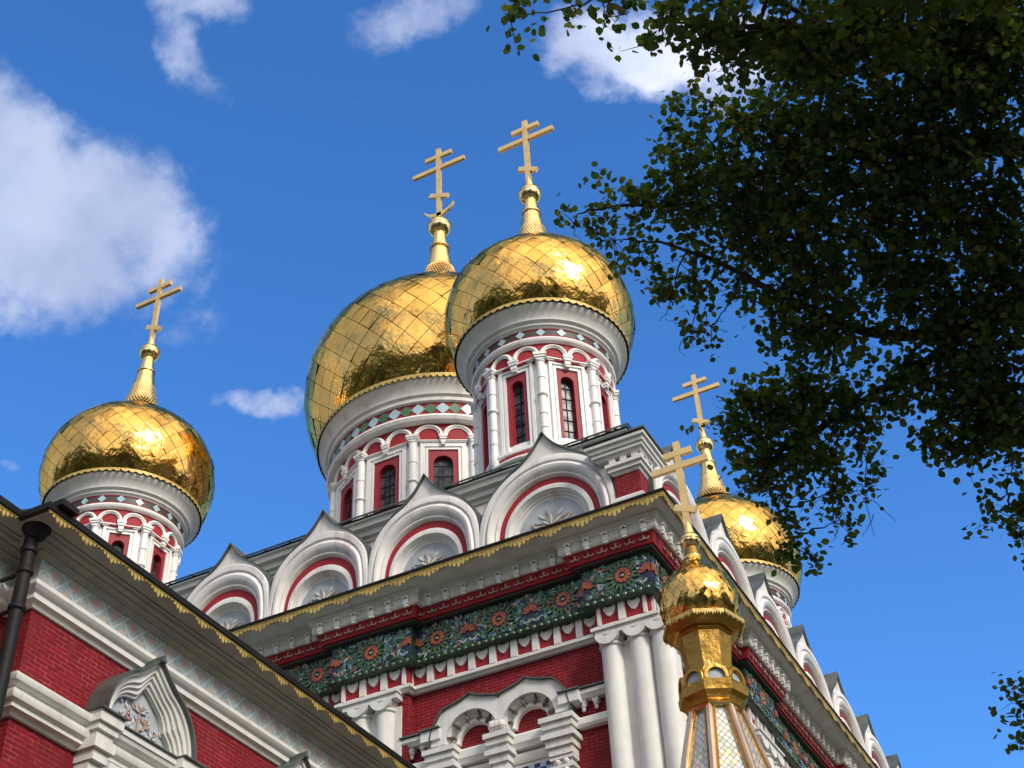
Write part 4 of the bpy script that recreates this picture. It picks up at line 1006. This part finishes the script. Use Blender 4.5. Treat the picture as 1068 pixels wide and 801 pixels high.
# ------------------------------------------------------------------ gilded porch turret at the corner
TX, TY = 9.885, -11.11
def at_t(b): return b
def octo(prof, ph=PI/8): b = MB(); b.lathe(prof, n=8, ph=ph); return b
PH = math.radians(-61+22.5)
tur = octo([(.40, 12.60), (.44, 12.64), (.50, 12.69), (.50, 12.72), (.46, 12.745), (.40, 12.75), (.30, 12.76)], PH).build('turret_eaves', 'gold_bronze', church); tur.location = Vector((TX, TY, 0))*SC
def tpart(b, name, m, sharp=25, **k): o = b.build(name, m, church, sharp=sharp, **k); o.location = Vector((TX, TY, 0))*SC; return o
o = tpart(octo([(.275, 12.05), (.27, 12.12), (.325, 12.55), (.35, 12.58), (.36, 12.62)], PH), 'turret_lantern', 'gold_bronze', 12)
b = MB()
for k in range(8):
    a = PH+PI/8+2*PI*k/8; R0 = .505*math.cos(PI/8); ct, st = math.cos(a), math.sin(a); wd = .5*math.tan(PI/8)*.92
    T = lambda u, w_, z: (ct*w_-st*u, st*w_+ct*u, z)
    n = 12
    for i in range(n):
        c = 2*wd/n; u = -wd+c*i; hgt = .05+.018*(i % 3 == 1); b.add([T(u, R0+.004, 12.735), T(u+c, R0+.004, 12.735), T(u+c, R0+.004, 12.735-.035), T(u+c/2, R0+.004, 12.735-hgt-.02), T(u, R0+.004, 12.735-.035), T(u, R0+.012, 12.735), T(u+c, R0+.012, 12.735), T(u+c, R0+.012, 12.735-.035), T(u+c/2, R0+.012, 12.735-hgt-.02), T(u, R0+.012, 12.735-.035)], [(0, 1, 2, 3, 4), (9, 8, 7, 6, 5)]+[(j, j+5, (j+1) % 5+5, (j+1) % 5) for j in range(5)])
tpart(b, 'gold_lace_trim', 'gold_lace', smooth=False)
# crown of little arches
b = octo([(.30, 11.84), (.36, 11.84), (.37, 11.86), (.35, 11.90), (.345, 12.04), (.27, 12.07)], PH); tpart(b, 'turret_collar', 'gold_bronze', 12)
b = MB(mats=['gold_bronze', 'medal'])
for k in range(8):
    a = PH+PI/8+2*PI*k/8; R0 = .40*math.cos(PI/8); ct, st = math.cos(a), math.sin(a)
    b.T = lambda u, w_, z, ct=ct, st=st: (ct*w_-st*u, st*w_+ct*u, z)
    b.mi = 0; b.arc(0, 11.90, [(.155, R0-.07), (.155, R0+.0), (.145, R0+.012), (.105, R0+.012), (.10, R0-.01), (.10, R0-.07)], -18, 198, 14)
    b.mi = 1; b.prism([(.104*math.cos(math.radians(-20+220*i/12)), 11.90+.104*math.sin(math.radians(-20+220*i/12))) for i in range(13)], R0-.06, R0-.03)
b.T = None; tpart(b, 'turret_arch_crown', None, 40)
tpart(octo([(.30, 11.62), (.345, 11.64), (.36, 11.68), (.42, 11.72), (.425, 11.77), (.43, 11.82), (.41, 11.86), (.35, 11.865)], PH), 'turret_moulding', 'gold_bronze', 15)
tpart(octo([(.31, 11.54), (.345, 11.55), (.36, 11.575), (.345, 11.60), (.31, 11.62)], PH), 'turret_moulding', 'gold_s', 15)
# tent roof with ribs and tiled faces
tz0, tz1, tr0, tr1 = 9.3, 11.56, .92, .315
def tile_scale():
    m, t, b_, o_ = material('silver_lattice_tiles'); s = t.sep(o_)
    uvn = t.n('ShaderNodeUVMap'); s = t.sep(uvn.outputs[0])
    a = t.math('ADD', s[0], s[1]); c = t.math('SUBTRACT', s[0], s[1])
    def ln(x): return t.math('ABSOLUTE', t.math('SUBTRACT', t.math('FRACT', x), .5))
    e = t.math('MAXIMUM', ln(a), ln(c)); ln_ = t.ramp(e, .44, .475)
    wn_ = t.n('ShaderNodeTexWhiteNoise'); t.lk(t.comb(t.math('FLOOR', a), t.math('FLOOR', c), 0.), wn_.inputs[0])
    base = t.mix(t.math('GREATER_THAN', wn_.outputs[0], .66), (.52, .55, .54, 1), (.78, .62, .44, 1))
    base = t.mix(t.math('GREATER_THAN', wn_.outputs[0], .88), base, (.40, .46, .40, 1))
    t.lk(t.mix(ln_, base, (.22, .15, .09, 1)), b_.inputs['Base Color']); b_.inputs['Metallic'].default_value = .5; b_.inputs['Roughness'].default_value = .3
    bump(t, b_, t.math('SUBTRACT', t.math('MULTIPLY', wn_.outputs[0], .5), ln_), .7, .01); return m
M['tent'] = tile_scale()
b = octo([(tr0-.02, tz0), (tr1-.02, tz1)], PH); to = tpart(b, 'tent_roof', 'tent', 10)
me = to.data; uvl = me.uv_layers.new(name='UVMap')
for p in me.polygons:
    nrm = p.normal; a = math.atan2(nrm.y, nrm.x)
    for li in p.loop_indices:
        v_ = me.vertices[me.loops[li].vertex_index].co; uvl.data[li].uv = ((-math.sin(a)*v_.x+math.cos(a)*v_.y)/.11, v_.z/.13)
b = MB(); g_ = MB()
for k in range(8):
    a = PH+2*PI*k/8
    b.tube([(tr0*math.cos(a), tr0*math.sin(a), tz0), (tr1*math.cos(a), tr1*math.sin(a), tz1)], .04, 4)
    for sg in (-1, 1):
        o2 = sg*.058
        P0 = np.array([tr0*math.cos(a)-o2*math.sin(a), tr0*math.sin(a)+o2*math.cos(a)])*1; f0 = math.cos(abs(math.atan2(o2, tr0)))
        q0 = (P0[0]*.985, P0[1]*.985, tz0); P1 = np.array([tr1*math.cos(a)-o2*math.sin(a), tr1*math.sin(a)+o2*math.cos(a)])*.975; q1 = (P1[0], P1[1], tz1)
        g_.tube([q0, q1], .012, 4)
tpart(b, 'tent_rib', 'gold_rib', 30); tpart(g_, 'tent_rib_edging', 'gold_bronze', 30)
TP = [(.76, -.03), (.86, .08), (.955, .28), (1.0, .54), (.985, .78), (.93, 1.0), (.83, 1.20), (.69, 1.38), (.54, 1.53), (.41, 1.67), (.31, 1.82), (.24, 2.0), (.19, 2.2), (.17, 2.3)]
bm_, sp = dome_mesh(.495, 12.76, 28, asp=1.5, seed=21, prof=TP, rmin=.26, tilt=.14)
td = bm_.build('turret_dome', None, church, recalc=False, sharp=50); td.location = Vector((TX, TY, 0))*SC
neck_parts(td, [(.16, 13.5), (.115, 13.66), (.08, 13.78), (.06, 13.90)], 14.01, .135, (13.74, .09))
scales(td, .24, 13.42, .135, 13.60, 5, 20)
cr = cross_mesh(14.18, 15.62, [(15.22, .40, 0), (15.43, .20, 0), (14.52, .155, -.42)], None, .026, .046)
cr.lathe([(.075, 14.10), (.05, 14.22), (.03, 14.30)], n=12); cr.build('cross', 'gold_cross', td)
# porch that carries the tent, below the frame
b = MB(); b.box(TX-1.1, TX+1.1, TY-1.1, TY+1.1, 8.9, 9.3)
for sx in (-1, 1):
    for sy in (-1, 1): b.lathe([(.16, GZ), (.16, 5.5), (.26, 5.7), (.16, 5.9), (.15, 8.6), (.24, 8.9)], TX+sx*.9, TY+sy*.9, 16)
b.build('porch', 'white', church)

# ------------------------------------------------------------------ foreground tree
tree = bpy.data.objects.new('tree', None); C.objects.link(tree)
tag(tree, label='dark leafy broadleaf tree whose shaded boughs overhang the right side of the church', category='tree')
base = Vector(at(1330, 900, 9.5)); base.z = GZ*SC; tree.location = base
clumps = []   # (px,py,radius px,depth m,density)
def cp_(*a): clumps.append(a)
for a in [(548, 8, 20, 8.6, .25), (600, 10, 26, 8.6, .28), (632, 18, 18, 8.6, .3), (533, 22, 12, 8.6, .25), (650, 8, 16, 8.6, .3),
  (700, 22, 32, 8.2, .8), (735, 40, 34, 8.2, .9), (690, 42, 18, 8.2, .6), (775, 35, 46, 8.4, 1.1), (760, 62, 22, 8.4, .5), (830, 45, 60, 8.6, 1.3), (900, 40, 75, 8.8, 1.4), (980, 45, 80, 9, 1.5), (1050, 60, 80, 9, 1.6),
  (615, 222, 26, 9.6, .5), (600, 235, 16, 9.6, .5), (645, 215, 30, 9.6, .7), (640, 250, 26, 9.6, .6), (668, 270, 30, 9.7, .7), (690, 210, 40, 9.7, 1.0), (720, 160, 44, 9.6, .9), (712, 115, 28, 9.6, .7), (745, 108, 26, 9.6, .7), (735, 215, 50, 9.8, 1.2), (700, 310, 24, 9.7, .7), (725, 290, 34, 9.8, .9), (720, 340, 22, 9.7, .8), (742, 340, 22, 9.8, .6),
  (790, 130, 52, 9.4, 1.1), (770, 180, 50, 9.6, 1.2), (790, 245, 55, 9.8, 1.3), (840, 200, 65, 9.5, 1.4), (850, 130, 60, 9.2, 1.3), (850, 280, 62, 9.7, 1.3), (765, 300, 30, 9.7, .6), (800, 320, 34, 9.8, .8), (920, 140, 75, 9.2, 1.4), (930, 230, 75, 9.4, 1.35), (1000, 160, 80, 9.2, 1.4), (1040, 260, 80, 9.2, 1.4), (950, 310, 62, 9.5, 1.2), (1030, 340, 70, 9.3, 1.5), (880, 340, 50, 9.6, 1.2), (830, 350, 40, 9.7, 1.1),
  (770, 415, 26, 9.9, .9), (765, 450, 26, 9.9, .9), (800, 430, 40, 9.9, 1.3), (840, 410, 46, 9.8, 1.3), (790, 480, 38, 9.9, 1.2), (840, 470, 48, 9.9, 1.4), (880, 430, 44, 9.7, 1.4), (775, 510, 22, 9.9, .8), (810, 530, 26, 9.9, .9), (830, 560, 24, 9.9, .9), (845, 580, 14, 9.9, .5), (870, 510, 30, 9.9, .9), (905, 480, 24, 9.8, .8), (870, 545, 20, 9.9, .5), (905, 512, 14, 9.8, .4), (815, 575, 12, 9.9, .5),
  (925, 400, 34, 9.6, .9), (965, 400, 45, 9.5, 1.2), (1010, 420, 55, 9.4, 1.5), (985, 465, 26, 9.4, 1.1), (1050, 440, 50, 9.3, 1.5), (1020, 475, 20, 9.3, 1.), (1055, 485, 18, 9.3, .8),
  (1045, 535, 15, 9.2, .7), (1065, 530, 22, 9.2, .9), (1030, 545, 9, 9.2, .5), (1066, 560, 12, 9.2, .6), (1050, 722, 13, 9.4, .8), (1064, 735, 16, 9.4, .9), (1068, 775, 10, 9.4, .7), (1072, 720, 18, 9.4, .8)]: cp_(*a)
# boughs beyond the frame: they keep the crown going and shade the visible part
for k in range(46): cp_(rnd.uniform(700, 1500), rnd.uniform(-420, -40), rnd.uniform(80, 130), rnd.uniform(7.2, 11.0), .7)
for k in range(34): cp_(rnd.uniform(1120, 1560), rnd.uniform(-60, 520), rnd.uniform(80, 120), rnd.uniform(8.2, 11.0), .7)
V_, F_ = [], []
ray_n = np.random.default_rng(5)
def leaf_pts(c, size, nrm, axis):
    axis = axis/np.linalg.norm(axis); side = np.cross(nrm, axis); side /= (np.linalg.norm(side)+1e-9); up = np.cross(axis, side)
    out = []
    for x, y, z in ((0, 0, 0), (.28, .36, .05), (.62, .40, .03), (.88, .2, -.02), (1.05, 0, -.08), (.88, -.2, -.02), (.62, -.40, .03), (.28, -.36, .05)):
        out.append(c+axis*x*size+side*y*size+up*z*size)
    return out
twigs = MB(); bl = tree.location
def add_leaf(c, size):
    nrm = ray_n.normal(size=3); nrm[2] = abs(nrm[2])+.6; nrm /= np.linalg.norm(nrm); ax = ray_n.normal(size=3); ax[2] -= .45; ax -= nrm*(ax@nrm)
    o = len(V_); V_.extend(leaf_pts(c, size, nrm, ax)); F_.extend([(o, o+1, o+2, o+6, o+7), (o+2, o+3, o+4, o+5, o+6)])
hubs = []
for (px, py, r, dep, den) in clumps:
    inframe = px < 1110 and py > -30
    c0 = at(px, py, dep); rm = r/FPX*dep
    dd = rm*(1.0 if inframe else 1.1)
    hubs.append((c0, rm, px, py, dep, den))
    # leaves grow in small sprays
    area = (r*1.0)**2*PI; nspr = max(3, int(area*den**1.5/ (185 if inframe else 600)))
    for q in range(nspr):
        while True:
            p = ray_n.normal(size=3)*.5
            if np.linalg.norm(p) < .92: break
        sc_ = c0+p*np.array([rm, rm, rm])*1.05
        nl = ray_n.integers(8, 15)
        tip = sc_+ray_n.normal(size=3)*.07
        if inframe and q % 2 == 0:
            dv = (c0-sc_); twigs.tube([tuple(sc_+dv*min(.9, .25/(np.linalg.norm(dv)+.01))), tuple((sc_+tip)/2+ray_n.normal(size=3)*.008), tuple(tip)], [.0035, .0025, .0015], 4)
        for l in range(nl):
            add_leaf(sc_+(tip-sc_)*ray_n.random()*1.4+ray_n.normal(size=3)*.034, (.036+.028*ray_n.random())*(1 if inframe else 1.9))
V_ = np.array(V_)-np.array(bl)
me = bpy.data.meshes.new('crown'); me.from_pydata(V_.tolist(), [], F_); me.materials.append(M['leaf']); me.update()
crown = bpy.data.objects.new('crown', me); C.objects.link(crown); crown.parent = tree
# trunk and limbs
tk = MB()
def limb(pts, r0, r1, n=10):
    P = []; K = len(pts)
    for i in range(K-1):
        for k in range(6):
            t = k/6; p0, p1, p2, p3 = [np.array(pts[max(0, min(K-1, j))]) for j in (i-1, i, i+1, i+2)]
            P.append(.5*(2*p1+(p2-p0)*t+(2*p0-5*p1+4*p2-p3)*t*t+(3*p1-p0-3*p2+p3)*t**3)+ray_n.normal(size=3)*.006)
    P.append(np.array(pts[-1])); m_ = len(P); tk.tube([tuple(p) for p in P], [r0+(r1-r0)*(i/(m_-1))**.8 for i in range(m_)], n); return P
fork = at(1330, 330, 9.6); fork2 = at(1300, 60, 9.4)
trunk = limb([np.array(base), np.array(base)*.5+fork*.5+np.array([.08, .05, 0]), fork, fork2, at(1250, -300, 9)], .26, .10, 14)
L1 = limb([fork, at(1180, 175, 9.5), at(1068, 152, 9.3), at(960, 150, 9.3), at(850, 170, 9.5), at(760, 190, 9.6)], .085, .012)
L2 = limb([at(1068, 152, 9.3), at(940, 175, 9.4), at(830, 215, 9.6), at(730, 215, 9.7), at(640, 215, 9.6), at(600, 225, 9.6)], .045, .004)
L3 = limb([fork, at(1160, 300, 9.5), at(1030, 335, 9.4), at(920, 350, 9.6), at(820, 310, 9.7), at(730, 265, 9.7), at(660, 250, 9.7)], .08, .004)
L4 = limb([at(1030, 335, 9.4), at(930, 400, 9.6), at(850, 450, 9.8), at(800, 490, 9.9), at(830, 570, 9.9)], .04, .004)
L5 = limb([fork, at(1200, 430, 9.4), at(1090, 440, 9.3), at(1010, 430, 9.4), at(940, 410, 9.6)], .05, .006)
L6 = limb([fork2, at(1150, 30, 9.2), at(1000, 50, 9.0), at(860, 30, 8.6), at(760, 28, 8.3), at(690, 22, 8.2)], .06, .004)
L7 = limb([at(860, 30, 8.6), at(740, -30, 8.6), at(650, -10, 8.6), at(590, 8, 8.6), at(535, 18, 8.6)], .02, .002)
L8 = limb([fork, at(1200, 560, 9.3), at(1120, 560, 9.2), at(1060, 530, 9.2), at(1035, 540, 9.2)], .03, .002)
L9 = limb([at(1200, 560, 9.3), at(1140, 700, 9.4), at(1075, 735, 9.4), at(1045, 718, 9.4)], .02, .002)
allp = np.array(L1+L2+L3+L4+L5+L6+L7+L8+L9+trunk[8:])
for (c0, rm, px, py, dep, den) in hubs:          # side branches from the nearest limb into each clump
    d_ = np.linalg.norm(allp-c0, axis=1); j = int(np.argmin(d_)); s = allp[j]; L_ = d_[j]
    if L_ < .05: continue
    rr = .006+.008*min(1, L_/.8)
    limb([s, s*.5+c0*.5+ray_n.normal(size=3)*.05*L_, c0], rr, .003, 6)
    if px < 1110 and py > -30:
        for q in range(5):
            e = c0+ray_n.normal(size=3)*rm*.55; limb([c0, (c0+e)/2+ray_n.normal(size=3)*.02, e], .0035, .0015, 4)
for (a, b_) in (((900, 512), (912, 560)), ((908, 520), (935, 545)), ((912, 535), (900, 560))): limb([at(*a, 9.8), at(*b_, 9.8)], .0035, .0015, 4)
tk.v = [(x-bl.x, y-bl.y, z-bl.z) for x, y, z in tk.v]; twigs.v = [(x-bl.x, y-bl.y, z-bl.z) for x, y, z in twigs.v]
tk.v += twigs.v; nv = len(tk.v)-len(twigs.v); tk.f += [[i+nv for i in f] for f in twigs.f]; tk.m += twigs.m
tk.build('trunk', 'bark', tree, scale=1, recalc=False)
scn.cycles.max_bounces = 8; scn.cycles.glossy_bounces = 4; scn.cycles.diffuse_bounces = 3; scn.cycles.use_denoising = True
